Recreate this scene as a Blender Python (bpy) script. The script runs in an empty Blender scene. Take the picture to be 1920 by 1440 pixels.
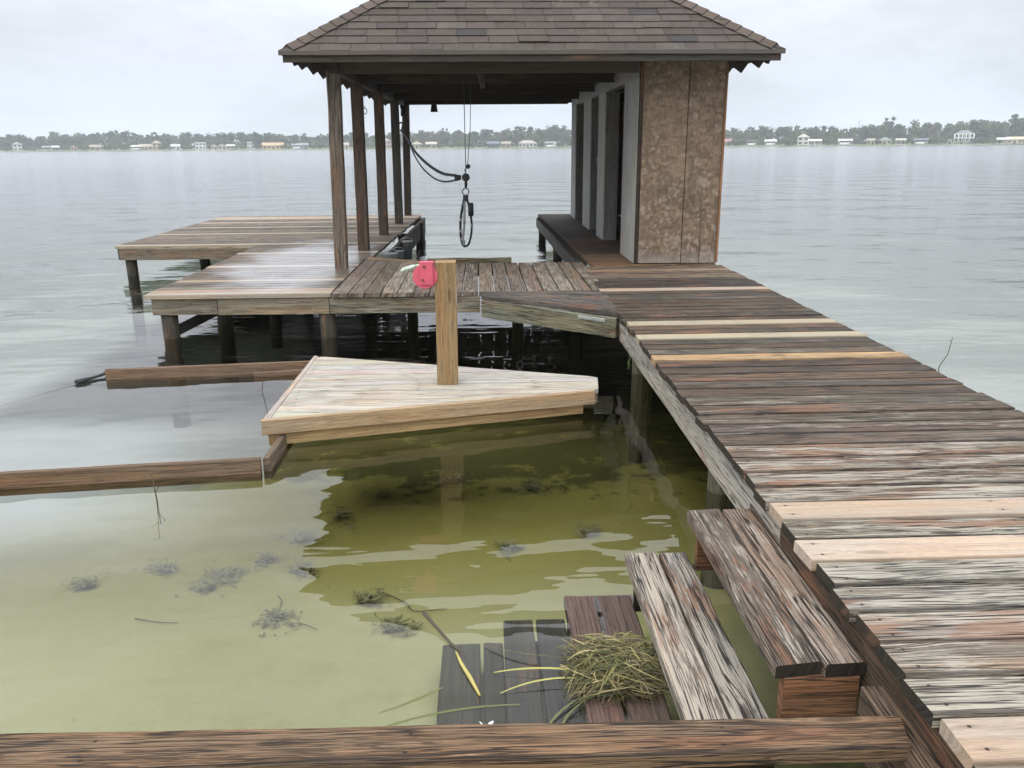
import bpy, math, random
from mathutils import Vector, noise as mnoise
R = math.radians
rnd = random.Random(7)
scene = bpy.context.scene
col = scene.collection

# ------------------------------------------------------------------ camera
EYE = 1.73
YAW, PITCH, ROLL = 2.1, 16.0, 0.44
cam = bpy.data.cameras.new("camera")
cam.sensor_width = 36; cam.lens = 36 * 1557 / 1920; cam.clip_start = 0.05; cam.clip_end = 9000
co = bpy.data.objects.new("camera", cam); col.objects.link(co)
co.location = (0, 0, EYE)
_F = Vector((math.sin(R(YAW)) * math.cos(R(PITCH)), math.cos(R(YAW)) * math.cos(R(PITCH)), -math.sin(R(PITCH))))
_Rt = Vector((math.cos(R(YAW)), -math.sin(R(YAW)), 0)); _Up = _Rt.cross(_F)
_R2 = _Rt * math.cos(R(ROLL)) - _Up * math.sin(R(ROLL)); _U2 = _Up * math.cos(R(ROLL)) + _Rt * math.sin(R(ROLL))
from mathutils import Matrix
co.rotation_euler = Matrix((_R2, _U2, -_F)).transposed().to_euler()
scene.camera = co

# ------------------------------------------------------------------ node helper
class G:
    def __init__(s, tree):
        s.t = tree; s.N = tree.nodes; s.L = tree.links
    def n(s, kind, props=None, **ins):
        nd = s.N.new(kind)
        for k, v in (props or {}).items(): setattr(nd, k, v)
        for k, v in ins.items():
            key = int(k[1:]) if k[0] == 'i' and k[1:].isdigit() else k.replace('_', ' ')
            s.put(nd.inputs[key], v)
        return nd
    def put(s, sock, v):
        if isinstance(v, bpy.types.NodeSocket): s.L.new(v, sock)
        elif v is not None:
            if isinstance(v, (tuple, list)) and len(v) == 3 and sock.type == 'RGBA': v = (*v, 1)
            sock.default_value = v
    def m(s, op, a, b=None, c=None, clamp=False):
        nd = s.N.new('ShaderNodeMath'); nd.operation = op; nd.use_clamp = clamp
        for i, v in enumerate((a, b, c)):
            if v is not None: s.put(nd.inputs[i], v)
        return nd.outputs[0]
    def step(s, x, a, b, o0=0.0, o1=1.0):
        nd = s.N.new('ShaderNodeMapRange'); nd.interpolation_type = 'SMOOTHSTEP'
        for k, v in (('Value', x), ('From Min', a), ('From Max', b), ('To Min', o0), ('To Max', o1)): s.put(nd.inputs[k], v)
        return nd.outputs[0]
    def mix(s, f, a, b, mode='MIX'):
        nd = s.N.new('ShaderNodeMix'); nd.data_type = 'RGBA'; nd.blend_type = mode
        s.put(nd.inputs[0], f); s.put(nd.inputs[6], a); s.put(nd.inputs[7], b)
        return nd.outputs[2]
    def xyz(s, x=0.0, y=0.0, z=0.0):
        nd = s.N.new('ShaderNodeCombineXYZ')
        for i, v in enumerate((x, y, z)): s.put(nd.inputs[i], v)
        return nd.outputs[0]
    def sep(s, v):
        nd = s.N.new('ShaderNodeSeparateXYZ'); s.put(nd.inputs[0], v); return nd.outputs
    def vm(s, op, a, b):
        nd = s.N.new('ShaderNodeVectorMath'); nd.operation = op; s.put(nd.inputs[0], a); s.put(nd.inputs[1], b); return nd.outputs[0]
    def noise(s, vec, scale=1.0, detail=2.0, rough=0.5, out=0):
        nd = s.N.new('ShaderNodeTexNoise'); s.put(nd.inputs['Vector'], vec)
        nd.inputs['Scale'].default_value = scale; nd.inputs['Detail'].default_value = detail; nd.inputs['Roughness'].default_value = rough
        return nd.outputs[out]
    def bump(s, h, strength=0.5, dist=0.01, normal=None):
        nd = s.N.new('ShaderNodeBump'); s.put(nd.inputs['Height'], h)
        s.put(nd.inputs['Strength'], strength); s.put(nd.inputs['Distance'], dist)
        if normal: s.put(nd.inputs['Normal'], normal)
        return nd.outputs[0]

def material(name):
    m = bpy.data.materials.new(name); m.use_nodes = True; m.node_tree.nodes.clear()
    return m, G(m.node_tree)

def finish(g, base, rough=0.7, normal=None, metal=0.0, spec=0.5, coat=None):
    b = g.n('ShaderNodeBsdfPrincipled')
    if coat is not None:
        g.put(b.inputs['Coat Weight'], coat); b.inputs['Coat Roughness'].default_value = 0.22; b.inputs['Coat IOR'].default_value = 1.33
    g.put(b.inputs['Base Color'], base); g.put(b.inputs['Roughness'], rough); g.put(b.inputs['Metallic'], metal)
    g.put(b.inputs['Specular IOR Level'], spec)
    if normal is not None: g.put(b.inputs['Normal'], normal)
    o = g.n('ShaderNodeOutputMaterial'); g.L.new(b.outputs[0], o.inputs[0])

# ------------------------------------------------------------------ world, sun, exposure
SUN_EL, SUN_AZ = 52, 215          # azimuth clockwise from +Y (sun behind the camera, to the left)
w = bpy.data.worlds.new("World"); scene.world = w; w.use_nodes = True
w.node_tree.nodes.clear(); g = G(w.node_tree)
sky = g.n('ShaderNodeTexSky', dict(sky_type='NISHITA', sun_disc=False, sun_elevation=R(SUN_EL), sun_rotation=R(SUN_AZ), air_density=1.0, dust_density=3.0))
tc = g.n('ShaderNodeTexCoord').outputs['Generated']
x, y, z = g.sep(tc)
el = g.m('MAXIMUM', z, 0.0)
base = g.mix(g.step(el, 0.0, 0.16), (0.74, 0.805, 0.885), (0.845, 0.875, 0.96))
hi = g.mix(g.step(el, 0.085, 0.44), base, (2.45, 2.5, 2.6))
cv = g.xyz(g.m('MULTIPLY', x, 1.0), g.m('MULTIPLY', y, 1.0), g.m('MULTIPLY', z, 3.2))
n1 = g.noise(cv, 2.6, 6, 0.55)
n2 = g.noise(g.vm('ADD', cv, (3.1, 1.7, 0.4)), 6.0, 5, 0.6)
cl = g.m('ADD', g.m('MULTIPLY', n1, 0.65), g.m('MULTIPLY', n2, 0.35))
shade = g.step(cl, 0.36, 0.64, 0.87, 1.10)
gr = g.n('ShaderNodeVectorMath', dict(operation='SCALE')); g.put(gr.inputs[0], hi); g.put(gr.inputs[3], shade)
# two violet-grey banks high on the left, soft
bank = g.m('MULTIPLY', g.step(n1, 0.52, 0.70), g.step(el, 0.02, 0.14))
tinted = g.mix(g.m('MULTIPLY', bank, 0.5), gr.outputs[0], g.mix(1.0, gr.outputs[0], (0.93, 0.93, 1.0), 'MULTIPLY'))
nsk = g.n('ShaderNodeVectorMath', dict(operation='SCALE')); g.put(nsk.inputs[0], sky.outputs[0]); nsk.inputs[3].default_value = 0.12
fin = g.mix(0.90, nsk.outputs[0], tinted)
bg = g.n('ShaderNodeBackground'); g.put(bg.inputs[0], fin); bg.inputs[1].default_value = 1.0
g.L.new(bg.outputs[0], g.n('ShaderNodeOutputWorld').inputs[0])

sl = bpy.data.lights.new("sun", 'SUN'); sl.energy = 1.0; sl.angle = R(14); sl.color = (1.0, 0.95, 0.88)
so = bpy.data.objects.new("sun", sl); col.objects.link(so)
sd = Vector((math.sin(R(SUN_AZ)) * math.cos(R(SUN_EL)), math.cos(R(SUN_AZ)) * math.cos(R(SUN_EL)), math.sin(R(SUN_EL))))
so.rotation_euler = sd.to_track_quat('Z', 'Y').to_euler()
scene.view_settings.view_transform = 'Standard'; scene.view_settings.look = 'None'
scene.view_settings.exposure = 0.0; scene.view_settings.gamma = 1.0
scene.cycles.max_bounces = 8; scene.cycles.transparent_max_bounces = 16; scene.cycles.volume_bounces = 1

# ------------------------------------------------------------------ materials
def wood_material(name, rough=0.78, spec=0.22, grain=1.0, wet=False):
    m, g = material(name)
    uv = g.n('ShaderNodeUVMap', dict(uv_map='UVMap')).outputs[0]
    pp = g.n('ShaderNodeUVMap', dict(uv_map='P')).outputs[0]
    u, v, _ = g.sep(uv); seed, age, _ = g.sep(pp)
    at = g.n('ShaderNodeAttribute', dict(attribute_name='Col'))
    tone, wh = at.outputs['Color'], at.outputs['Alpha']
    s1 = g.m('MULTIPLY', seed, 17.3)
    us = g.m('ADD', u, s1)
    # knots
    kv = g.n('ShaderNodeTexVoronoi', dict(voronoi_dimensions='2D'))
    g.put(kv.inputs['Vector'], g.xyz(g.m('MULTIPLY', us, 1.3), g.m('MULTIPLY', g.m('ADD', v, g.m('MULTIPLY', seed, 3.1)), 5.2)))
    kv.inputs['Scale'].default_value = 1.0
    kd = kv.outputs['Distance']
    kok = g.m('MULTIPLY', g.step(g.sep(kv.outputs['Color'])[0], 0.50, 0.52), g.m('ADD', 0.35, g.m('MULTIPLY', age, 0.65)))
    knot = g.m('MULTIPLY', g.step(kd, 0.085, 0.04), kok)
    kring = g.m('MULTIPLY', g.step(kd, 0.34, 0.06), kok)
    warp = g.m('SUBTRACT', g.noise(g.xyz(g.m('MULTIPLY', us, 1.4), g.m('MULTIPLY', v, 7.0), seed), 1.0, 2), 0.5)
    v2 = g.m('ADD', v, g.m('MULTIPLY', warp, 0.016))
    v3 = g.m('ADD', v2, g.m('MULTIPLY', kring, 0.018))
    g1 = g.noise(g.xyz(g.m('MULTIPLY', us, 3.6), g.m('MULTIPLY', v3, 250.0), s1), 1.0, 5, 0.62)
    g2 = g.noise(g.xyz(g.m('MULTIPLY', us, 2.0), g.m('MULTIPLY', v3, 95.0), g.m('ADD', s1, 5.0)), 1.0, 3, 0.55)
    gg = g.m('ADD', g.m('MULTIPLY', g1, 0.5), g.m('MULTIPLY', g2, 0.5))
    c1 = g.noise(g.xyz(g.m('MULTIPLY', us, 1.6), g.m('MULTIPLY', v3, 60.0), g.m('ADD', s1, 9.0)), 1.0, 2, 0.5)
    c2 = g.noise(g.xyz(g.m('MULTIPLY', us, 4.2), g.m('MULTIPLY', v3, 120.0), g.m('ADD', s1, 2.0)), 1.0, 2, 0.5)
    cm = g.noise(g.xyz(g.m('MULTIPLY', us, 2.0), g.m('MULTIPLY', v, 9.0), s1), 1.0, 2, 0.5)
    crack = g.m('MULTIPLY', g.step(g.m('ABSOLUTE', g.m('SUBTRACT', c1, 0.5)), 0.034, 0.010), g.step(cm, 0.30, 0.44))
    crack2 = g.m('MULTIPLY', g.step(g.m('ABSOLUTE', g.m('SUBTRACT', c2, 0.47)), 0.05, 0.01), g.step(cm, 0.60, 0.42))
    crk = g.m('MULTIPLY', g.m('MAXIMUM', crack, g.m('MULTIPLY', crack2, 0.7)), age)
    amp = g.m('ADD', 0.35, g.m('MULTIPLY', age, 0.65 * grain))
    fac = g.m('ADD', 1.0, g.m('MULTIPLY', g.m('MULTIPLY', g.m('SUBTRACT', gg, 0.5), 3.2), amp))
    fac = g.m('MAXIMUM', fac, 0.25)
    crumb = g.noise(g.xyz(g.m('MULTIPLY', us, 30.0), g.m('MULTIPLY', v, 190.0), s1), 1.0, 3, 0.7)
    fac = g.m('MULTIPLY', fac, g.m('ADD', 0.62, g.m('MULTIPLY', crumb, 0.76)))
    sc = g.n('ShaderNodeVectorMath', dict(operation='SCALE')); g.put(sc.inputs[0], tone); g.put(sc.inputs[3], fac)
    basec = sc.outputs[0]
    # hue drift along the board
    hd = g.noise(g.xyz(g.m('MULTIPLY', us, 0.9), g.m('MULTIPLY', v, 12.0), g.m('ADD', s1, 40.0)), 1.0, 3, 0.6)
    basec = g.mix(g.step(hd, 0.42, 0.66, 0.0, 0.5), basec, g.mix(1.0, basec, (1.18, 0.95, 0.72), 'MULTIPLY'))
    basec = g.mix(g.step(hd, 0.46, 0.30, 0.0, 0.5), basec, g.mix(1.0, basec, (0.86, 0.93, 0.95), 'MULTIPLY'))
    # worn red-brown stain, old pale paint, black mildew
    rn = g.noise(g.xyz(g.m('MULTIPLY', us, 1.5), g.m('MULTIPLY', v, 8.0), g.m('ADD', s1, 21.0)), 1.0, 3, 0.6)
    rmask = g.m('MULTIPLY', g.step(g.m('ADD', rn, g.m('MULTIPLY', g.m('SUBTRACT', g1, 0.5), 0.25)), 0.60, 0.63), g.m('MULTIPLY', age, 0.68))
    wn = g.noise(g.xyz(g.m('MULTIPLY', us, 3.0), g.m('MULTIPLY', v2, 16.0), g.m('ADD', s1, 3.0)), 1.0, 4, 0.6)
    wsum = g.m('ADD', g.m('ADD', wn, g.m('MULTIPLY', g.m('SUBTRACT', g1, 0.5), 0.55)), g.m('MULTIPLY', g.m('SUBTRACT', wh, 0.5), 0.62))
    wsum = g.m('ADD', wsum, g.m('MULTIPLY', g.m('SUBTRACT', crumb, 0.5), 0.35))
    wmask = g.m('MULTIPLY', g.step(wsum, 0.485, 0.545), g.m('MINIMUM', g.m('MULTIPLY', wh, 2.5), 1.0))
    basec = g.mix(g.m('MULTIPLY', wmask, 0.68), basec, (0.36, 0.330, 0.275))
    basec = g.mix(rmask, basec, (0.195, 0.095, 0.052))
    dn = g.noise(g.xyz(g.m('MULTIPLY', us, 1.9), g.m('MULTIPLY', v, 9.0), g.m('ADD', s1, 31.0)), 1.0, 5, 0.7)
    dmask = g.m('MULTIPLY', g.step(g.m('ADD', g.m('ADD', dn, g.m('MULTIPLY', g.m('SUBTRACT', crumb, 0.5), 0.25)), g.m('MULTIPLY', g.m('SUBTRACT', g2, 0.5), 0.5)), 0.56, 0.68), g.m('MULTIPLY', age, 0.48))
    basec = g.mix(dmask, basec, (0.038, 0.034, 0.030))
    basec = g.mix(g.m('MULTIPLY', g.m('MULTIPLY', kring, g.step(g.m('SINE', g.m('MULTIPLY', kd, 120.0)), 0.0, 1.0)), 0.35), basec, g.mix(1.0, basec, (0.45, 0.4, 0.38), 'MULTIPLY'))
    basec = g.mix(g.m('MULTIPLY', knot, 0.75), basec, (0.035, 0.022, 0.015))
    fl = g.m('MULTIPLY', g.step(g1, 0.46, 0.34), g.m('MULTIPLY', age, 0.42))
    basec = g.mix(fl, basec, g.mix(1.0, basec, (0.30, 0.27, 0.25), 'MULTIPLY'))
    # rotten dark long edges, nails with rust
    ed = g.m('MULTIPLY', g.step(g.m('ADD', v, g.m('MULTIPLY', g.m('SUBTRACT', g2, 0.5), 0.02)), 0.014, 0.006), g.m('MULTIPLY', age, 0.75))
    basec = g.mix(ed, basec, (0.028, 0.024, 0.020))
    mu = g.m('ABSOLUTE', g.m('SUBTRACT', g.m('MODULO', g.m('ADD', u, 0.34), 0.78), 0.39))
    dv = g.m('MINIMUM', g.m('ABSOLUTE', g.m('SUBTRACT', v, 0.035)), g.m('ABSOLUTE', g.m('SUBTRACT', v, 0.110)))
    nd = g.m('SQRT', g.m('ADD', g.m('MULTIPLY', mu, mu), g.m('MULTIPLY', dv, dv)))
    stn = g.m('MULTIPLY', g.m('MULTIPLY', g.step(dv, 0.008, 0.001), g.step(mu, 0.05, 0.0)), 0.45)
    basec = g.mix(stn, basec, (0.06, 0.035, 0.022))
    basec = g.mix(g.step(nd, 0.0065, 0.004), basec, (0.035, 0.028, 0.024))
    basec = g.mix(g.m('MULTIPLY', crk, 0.95), basec, (0.018, 0.015, 0.013))
    h = g.m('SUBTRACT', g.m('MULTIPLY', gg, 0.6), g.m('MULTIPLY', crk, 0.9))
    h = g.m('ADD', h, g.m('MULTIPLY', knot, -0.4))
    nrm = g.bump(h, 0.9, g.m('MULTIPLY', g.m('ADD', age, 0.2), 0.0045))
    rr = g.m('ADD', rough, g.m('MULTIPLY', g.m('SUBTRACT', g2, 0.5), 0.5))
    if wet:
        pos = g.n('ShaderNodeTexCoord').outputs['Object']
        px_, py_, _z = g.sep(pos)
        wn2 = g.noise(pos, 1.1, 4, 0.6)
        dx = g.m('DIVIDE', g.m('SUBTRACT', px_, 1.0), 0.85); dy = g.m('DIVIDE', g.m('ADD', py_, 2.2), 2.6)
        dd = g.m('SQRT', g.m('ADD', g.m('MULTIPLY', dx, dx), g.m('MULTIPLY', dy, dy)))
        wm = g.step(g.m('ADD', dd, g.m('MULTIPLY', g.m('SUBTRACT', wn2, 0.5), 1.4)), 1.15, 0.45)
        rr = g.m('SUBTRACT', rr, g.m('MULTIPLY', wm, 0.42))
    coat = None
    if wet: coat = wm
    finish(g, basec, rr, nrm, spec=spec, coat=coat)
    return m

M = {}
M['wood'] = wood_material('weathered_wood')
M['wetwood'] = wood_material('damp_deck_wood', rough=0.70, spec=0.35, wet=True)

def plain(name, c, rough=0.6, metal=0.0, spec=0.5, var=0.25, scale=8.0, bump=0.0):
    m, g = material(name)
    tcx = g.n('ShaderNodeTexCoord').outputs['Object']
    n = g.noise(tcx, scale, 4, 0.6)
    f = g.m('ADD', 1.0 - var, g.m('MULTIPLY', n, 2 * var))
    sc = g.n('ShaderNodeVectorMath', dict(operation='SCALE')); sc.inputs[0].default_value = c; g.put(sc.inputs[3], f)
    finish(g, sc.outputs[0], rough, g.bump(n, 0.5, bump) if bump else None, metal, spec)
    return m
M['red'] = plain('faded_red_paint', (0.55, 0.085, 0.13), 0.5, var=0.22, scale=22)
M['rust'] = plain('rusty_bolt_steel', (0.16, 0.07, 0.05), 0.6, 0.5)
M['steel'] = plain('galvanised_steel', (0.42, 0.44, 0.42), 0.45, 0.7)
M['grip'] = plain('pale_handle_paint', (0.50, 0.62, 0.52), 0.5)
M['black'] = plain('black_rubber', (0.012, 0.013, 0.015), 0.55)
M['navy'] = plain('dark_webbing', (0.016, 0.020, 0.026), 0.75)
M['cable'] = plain('grey_cable', (0.12, 0.12, 0.12), 0.4, 0.8)
M['ropelight'] = plain('bleached_rope', (0.30, 0.30, 0.28), 0.8)
M['dark'] = plain('stained_roof_timber', (0.022, 0.018, 0.015), 0.8)
M['trim'] = plain('brown_drip_edge_metal', (0.075, 0.063, 0.052), 0.45, 0.2)
M['plastic'] = plain('grey_bucket_plastic', (0.16, 0.165, 0.17), 0.5)
M['reedy'] = plain('yellow_reed', (0.42, 0.35, 0.10), 0.6)
M['reedd'] = plain('brown_stick', (0.055, 0.045, 0.028), 0.7)
M['fern'] = plain('fern_green', (0.075, 0.115, 0.03), 0.6)
M['weed'] = plain('drowned_weed', (0.018, 0.020, 0.010), 0.9)
M['petal'] = plain('white_petal', (0.6, 0.6, 0.58), 0.6)
M['cord'] = plain('pale_cord', (0.38, 0.38, 0.37), 0.7)

# vertex-coloured leaves / shingles
def vcol(name, rough, var=0.25, scale=20.0, bump=0.0, transl=False):
    m, g = material(name)
    at = g.n('ShaderNodeAttribute', dict(attribute_name='Col')).outputs['Color']
    tcx = g.n('ShaderNodeTexCoord').outputs['Object']
    n = g.noise(tcx, scale, 4, 0.7)
    sc = g.n('ShaderNodeVectorMath', dict(operation='SCALE')); g.put(sc.inputs[0], at)
    g.put(sc.inputs[3], g.m('ADD', 1.0 - var, g.m('MULTIPLY', n, 2 * var)))
    finish(g, sc.outputs[0], rough, g.bump(n, 0.6, bump) if bump else None, spec=0.25)
    return m
M['leaf'] = vcol('tree_foliage', 0.8, 0.3, 0.6)
M['blade'] = vcol('grass_blades', 0.55, 0.2, 30)
M['far'] = vcol('distant_paint', 0.7, 0.12, 0.8)

def shingle_material():
    m, g = material('asphalt_shingles')
    at = g.n('ShaderNodeAttribute', dict(attribute_name='Col')).outputs['Color']
    pos = g.n('ShaderNodeTexCoord').outputs['Object']
    fine = g.noise(pos, 260, 3, 0.8); mid = g.noise(pos, 9, 5, 0.65); big = g.noise(pos, 1.7, 4, 0.6)
    f = g.m('ADD', 0.45, g.m('ADD', g.m('MULTIPLY', fine, 0.5), g.m('MULTIPLY', mid, 0.65)))
    sc = g.n('ShaderNodeVectorMath', dict(operation='SCALE')); g.put(sc.inputs[0], at); g.put(sc.inputs[3], f)
    c = g.mix(g.step(big, 0.5, 0.68, 0, 0.45), sc.outputs[0], (0.055, 0.048, 0.042))
    c = g.mix(g.step(g.noise(pos, 5.2, 5, 0.7), 0.62, 0.72, 0, 0.5), c, (0.16, 0.15, 0.13))
    finish(g, c, 0.92, g.bump(fine, 0.5, 0.002), spec=0.2)
    return m
M['shingle'] = shingle_material()

def osb_material():
    m, g = material('weathered_strand_board')
    pos = g.n('ShaderNodeTexCoord').outputs['Object']
    x, y, z = g.sep(pos); z = g.m('ADD', z, 0.43)
    v2 = g.xyz(x, z, 0.0)
    warp = g.noise(v2, 7, 3, 0.6, out=1)
    wv = g.n('ShaderNodeVectorMath', dict(operation='MULTIPLY_ADD')); g.put(wv.inputs[0], warp); wv.inputs[1].default_value = (0.09, 0.09, 0.0); g.put(wv.inputs[2], v2)
    wv = wv.outputs[0]
    a = g.n('ShaderNodeTexVoronoi'); g.put(a.inputs['Vector'], g.vm('MULTIPLY', wv, (1.0, 0.55, 1.0))); a.inputs['Scale'].default_value = 40
    b = g.n('ShaderNodeTexVoronoi'); g.put(b.inputs['Vector'], g.vm('MULTIPLY', wv, (0.5, 1.0, 1.0))); b.inputs['Scale'].default_value = 31
    ca = g.sep(a.outputs['Color'])[0]; cb = g.sep(b.outputs['Color'])[1]
    f = g.m('ADD', g.m('MULTIPLY', ca, 0.5), g.m('MULTIPLY', cb, 0.5))
    base = g.mix(g.step(f, 0.15, 0.85), (0.120, 0.084, 0.056), (0.205, 0.150, 0.102))
    # pale raised flakes, more of them low on the wall
    low = g.step(z, 1.8, 0.45, 0.0, 1.0)
    big = g.noise(v2, 3.2, 4, 0.6)
    pale = g.m('MULTIPLY', g.step(g.m('ADD', f, g.m('MULTIPLY', g.m('SUBTRACT', big, 0.5), 0.8)), g.m('SUBTRACT', 0.82, g.m('MULTIPLY', low, 0.20)), g.m('SUBTRACT', 0.90, g.m('MULTIPLY', low, 0.2))), 0.8)
    base = g.mix(g.m('MULTIPLY', pale, 0.7), base, (0.29, 0.235, 0.188))
    gr = g.noise(v2, 1.3, 4, 0.65)
    base = g.mix(g.step(gr, 0.48, 0.66, 0, 0.45), base, g.mix(1.0, base, (0.62, 0.72, 0.70), 'MULTIPLY'))
    base = g.mix(g.step(z, 0.62, 0.43, 0, 0.45), base, (0.30, 0.28, 0.26))
    base = g.mix(g.step(g.noise(v2, 55, 3, 0.7), 0.66, 0.72, 0, 0.8), base, (0.03, 0.02, 0.015))
    st = g.noise(g.xyz(g.m('MULTIPLY', x, 9.0), g.m('MULTIPLY', z, 0.9), 3.0), 1.0, 4, 0.65)
    base = g.mix(g.step(st, 0.52, 0.68, 0, 0.40), base, (0.075, 0.058, 0.045))
    bl = g.noise(v2, 2.2, 5, 0.7)
    base = g.mix(g.step(bl, 0.50, 0.66, 0, 0.35), base, (0.245, 0.175, 0.115))
    ag = g.m('ABSOLUTE', g.m('SUBTRACT', g.m('MODULO', z, 0.61), 0.30))
    bx_ = g.m('ABSOLUTE', g.m('SUBTRACT', g.m('MODULO', g.m('ADD', x, 2.0), 0.41), 0.2))
    nl = g.m('SQRT', g.m('ADD', g.m('MULTIPLY', ag, ag), g.m('MULTIPLY', bx_, bx_)))
    base = g.mix(g.step(nl, 0.010, 0.006), base, (0.04, 0.03, 0.025))
    h = g.m('ADD', g.m('MULTIPLY', f, 0.7), g.m('MULTIPLY', g.noise(v2, 60, 3, 0.7), 0.5))
    finish(g, base, 0.8, g.bump(h, 0.8, 0.006), spec=0.25)
    return m
M['osb'] = osb_material()

def bed_material():
    m, g = material('sandy_lake_bed')
    pos = g.n('ShaderNodeTexCoord').outputs['Object']
    x, y, z = g.sep(pos)
    n1 = g.noise(pos, 0.7, 5, 0.6); n2 = g.noise(pos, 4.5, 5, 0.65); n3 = g.noise(pos, 22, 4, 0.7)
    c = g.mix(g.step(y, 4.6, 2.9), g.mix(n1, (0.19, 0.175, 0.05), (0.23, 0.21, 0.065)), g.mix(n1, (0.325, 0.325, 0.195), (0.36, 0.355, 0.22)))
    c = g.mix(g.step(n2, 0.45, 0.75, 0, 0.35), c, (0.25, 0.235, 0.10))
    # dark silt and weed patches, denser under the platform; further out also painted deck shade
    far = g.step(y, 4.6, 6.8, -0.04, 0.22)
    pm = g.step(g.m('ADD', g.m('ADD', g.m('MULTIPLY', n2, 0.6), g.m('MULTIPLY', g.noise(g.vm('ADD', pos, (5, 3, 1)), 1.4, 5, 0.6), 0.4)), far), 0.60, 0.68)
    c = g.mix(g.m('MULTIPLY', pm, 0.75), c, (0.045, 0.045, 0.018))
    sp = g.step(n3, 0.655, 0.72)
    c = g.mix(g.m('MULTIPLY', sp, 0.6), c, (0.06, 0.055, 0.025))
    outm = g.m('MAXIMUM', g.step(y, 9.0, 15.0), g.m('MAXIMUM', g.m('MULTIPLY', g.step(x, -1.4, -3.4), g.step(y, 3.6, 5.8)), g.step(x, 2.7, 3.6)))
    c = g.mix(outm, c, (0.43, 0.455, 0.52))
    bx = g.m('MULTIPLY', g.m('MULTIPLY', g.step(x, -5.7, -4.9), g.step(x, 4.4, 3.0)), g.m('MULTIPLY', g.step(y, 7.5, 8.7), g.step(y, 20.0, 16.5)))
    c = g.mix(g.m('MULTIPLY', bx, 0.93), c, (0.016, 0.019, 0.015))  # shade of the decks and boathouse painted as a near-black box on the bed
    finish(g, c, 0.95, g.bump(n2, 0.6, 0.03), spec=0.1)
    return m
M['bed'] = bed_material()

def land_material():
    m, g = material('far_shore_ground')
    pos = g.n('ShaderNodeTexCoord').outputs['Object']
    n = g.noise(pos, 0.05, 5, 0.6)
    c = g.mix(g.step(n, 0.4, 0.6), (0.09, 0.12, 0.04), (0.17, 0.165, 0.10))
    finish(g, c, 0.9)
    return m
M['land'] = land_material()

def water_material():
    m, g = material('lake_water')
    pos = g.n('ShaderNodeTexCoord').outputs['Object']
    x, y, z = g.sep(pos)
    # open lake: outside the sheltered basin
    out_y = g.step(y, 7.0, 16.0)
    out_x = g.step(x, -3.0, -9.0); out_r = g.step(x, 2.6, 4.0)
    opn = g.m('MAXIMUM', g.m('MAXIMUM', out_y, g.m('MULTIPLY', out_x, 0.7)), out_r)
    # calm smooth undulation in the basin
    a = g.noise(g.xyz(x, g.m('MULTIPLY', y, 1.2), 2.1), 0.50, 1.4, 0.35)
    b = g.noise(g.xyz(g.m('MULTIPLY', x, 1.2), g.m('MULTIPLY', y, 4.2), 1.7), 1.6, 2, 0.5)
    # small ripples in patches
    pat = g.step(g.noise(pos, 0.55, 2, 0.5), 0.50, 0.66)
    rip = g.noise(g.xyz(g.m('ADD', g.m('MULTIPLY', x, 3.0), g.m('MULTIPLY', y, 1.2)), g.m('MULTIPLY', y, 14.0), 4.0), 1.0, 2, 0.5)
    wnd = g.noise(g.xyz(g.m('ADD', g.m('MULTIPLY', x, 1.0), g.m('MULTIPLY', y, 0.35)), g.m('MULTIPLY', y, 2.6), 2.0), 0.9, 4, 0.55)
    swl = g.noise(g.xyz(g.m('MULTIPLY', x, 0.25), g.m('MULTIPLY', y, 0.9), 6.0), 0.5, 2, 0.5)
    mid = g.step(y, 5.6, 7.2)
    a2 = g.noise(g.xyz(g.m('ADD', x, 3.0), g.m('MULTIPLY', y, 1.9), 1.3), 1.25, 2, 0.45)
    h = g.m('ADD', g.m('ADD', g.m('MULTIPLY', a, 0.13), g.m('MULTIPLY', a2, 0.019)), g.m('MULTIPLY', b, g.m('ADD', 0.0016, g.m('MULTIPLY', mid, 0.006))))
    h = g.m('ADD', h, g.m('MULTIPLY', rip, g.m('ADD', 0.00004, g.m('MULTIPLY', g.m('MULTIPLY', pat, g.m('ADD', g.m('MULTIPLY', opn, 0.8), 0.2)), 0.0018))))
    h = g.m('ADD', h, g.m('MULTIPLY', wnd, g.m('ADD', g.m('MULTIPLY', opn, 0.017), g.step(y, 30.0, 140.0, 0.0, 0.018))))
    h = g.m('ADD', h, g.m('MULTIPLY', swl, g.m('MULTIPLY', opn, 0.03)))
    nrm = g.bump(h, 1.0, 1.0)
    fr = g.n('ShaderNodeFresnel'); fr.inputs[0].default_value = 1.333; g.put(fr.inputs[1], nrm)
    tr = g.n('ShaderNodeBsdfTransparent'); tr.inputs[0].default_value = (0.97, 0.98, 0.95, 1)
    gl = g.n('ShaderNodeBsdfGlossy'); gl.inputs['Color'].default_value = (1, 1, 1, 1); g.put(gl.inputs['Roughness'], g.m('ADD', g.m('MULTIPLY', opn, 0.09), g.step(y, 25.0, 120.0, 0.0, 0.025))); g.put(gl.inputs['Normal'], nrm)
    mx = g.n('ShaderNodeMixShader'); g.put(mx.inputs[0], fr.outputs[0]); g.L.new(tr.outputs[0], mx.inputs[1]); g.L.new(gl.outputs[0], mx.inputs[2])
    va = g.n('ShaderNodeVolumeAbsorption'); va.inputs[0].default_value = (0.84, 0.85, 0.80, 1); va.inputs[1].default_value = 0.8
    o = g.n('ShaderNodeOutputMaterial'); g.L.new(mx.outputs[0], o.inputs[0]); g.L.new(va.outputs[0], o.inputs[1])
    return m
M['water'] = water_material()

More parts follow.
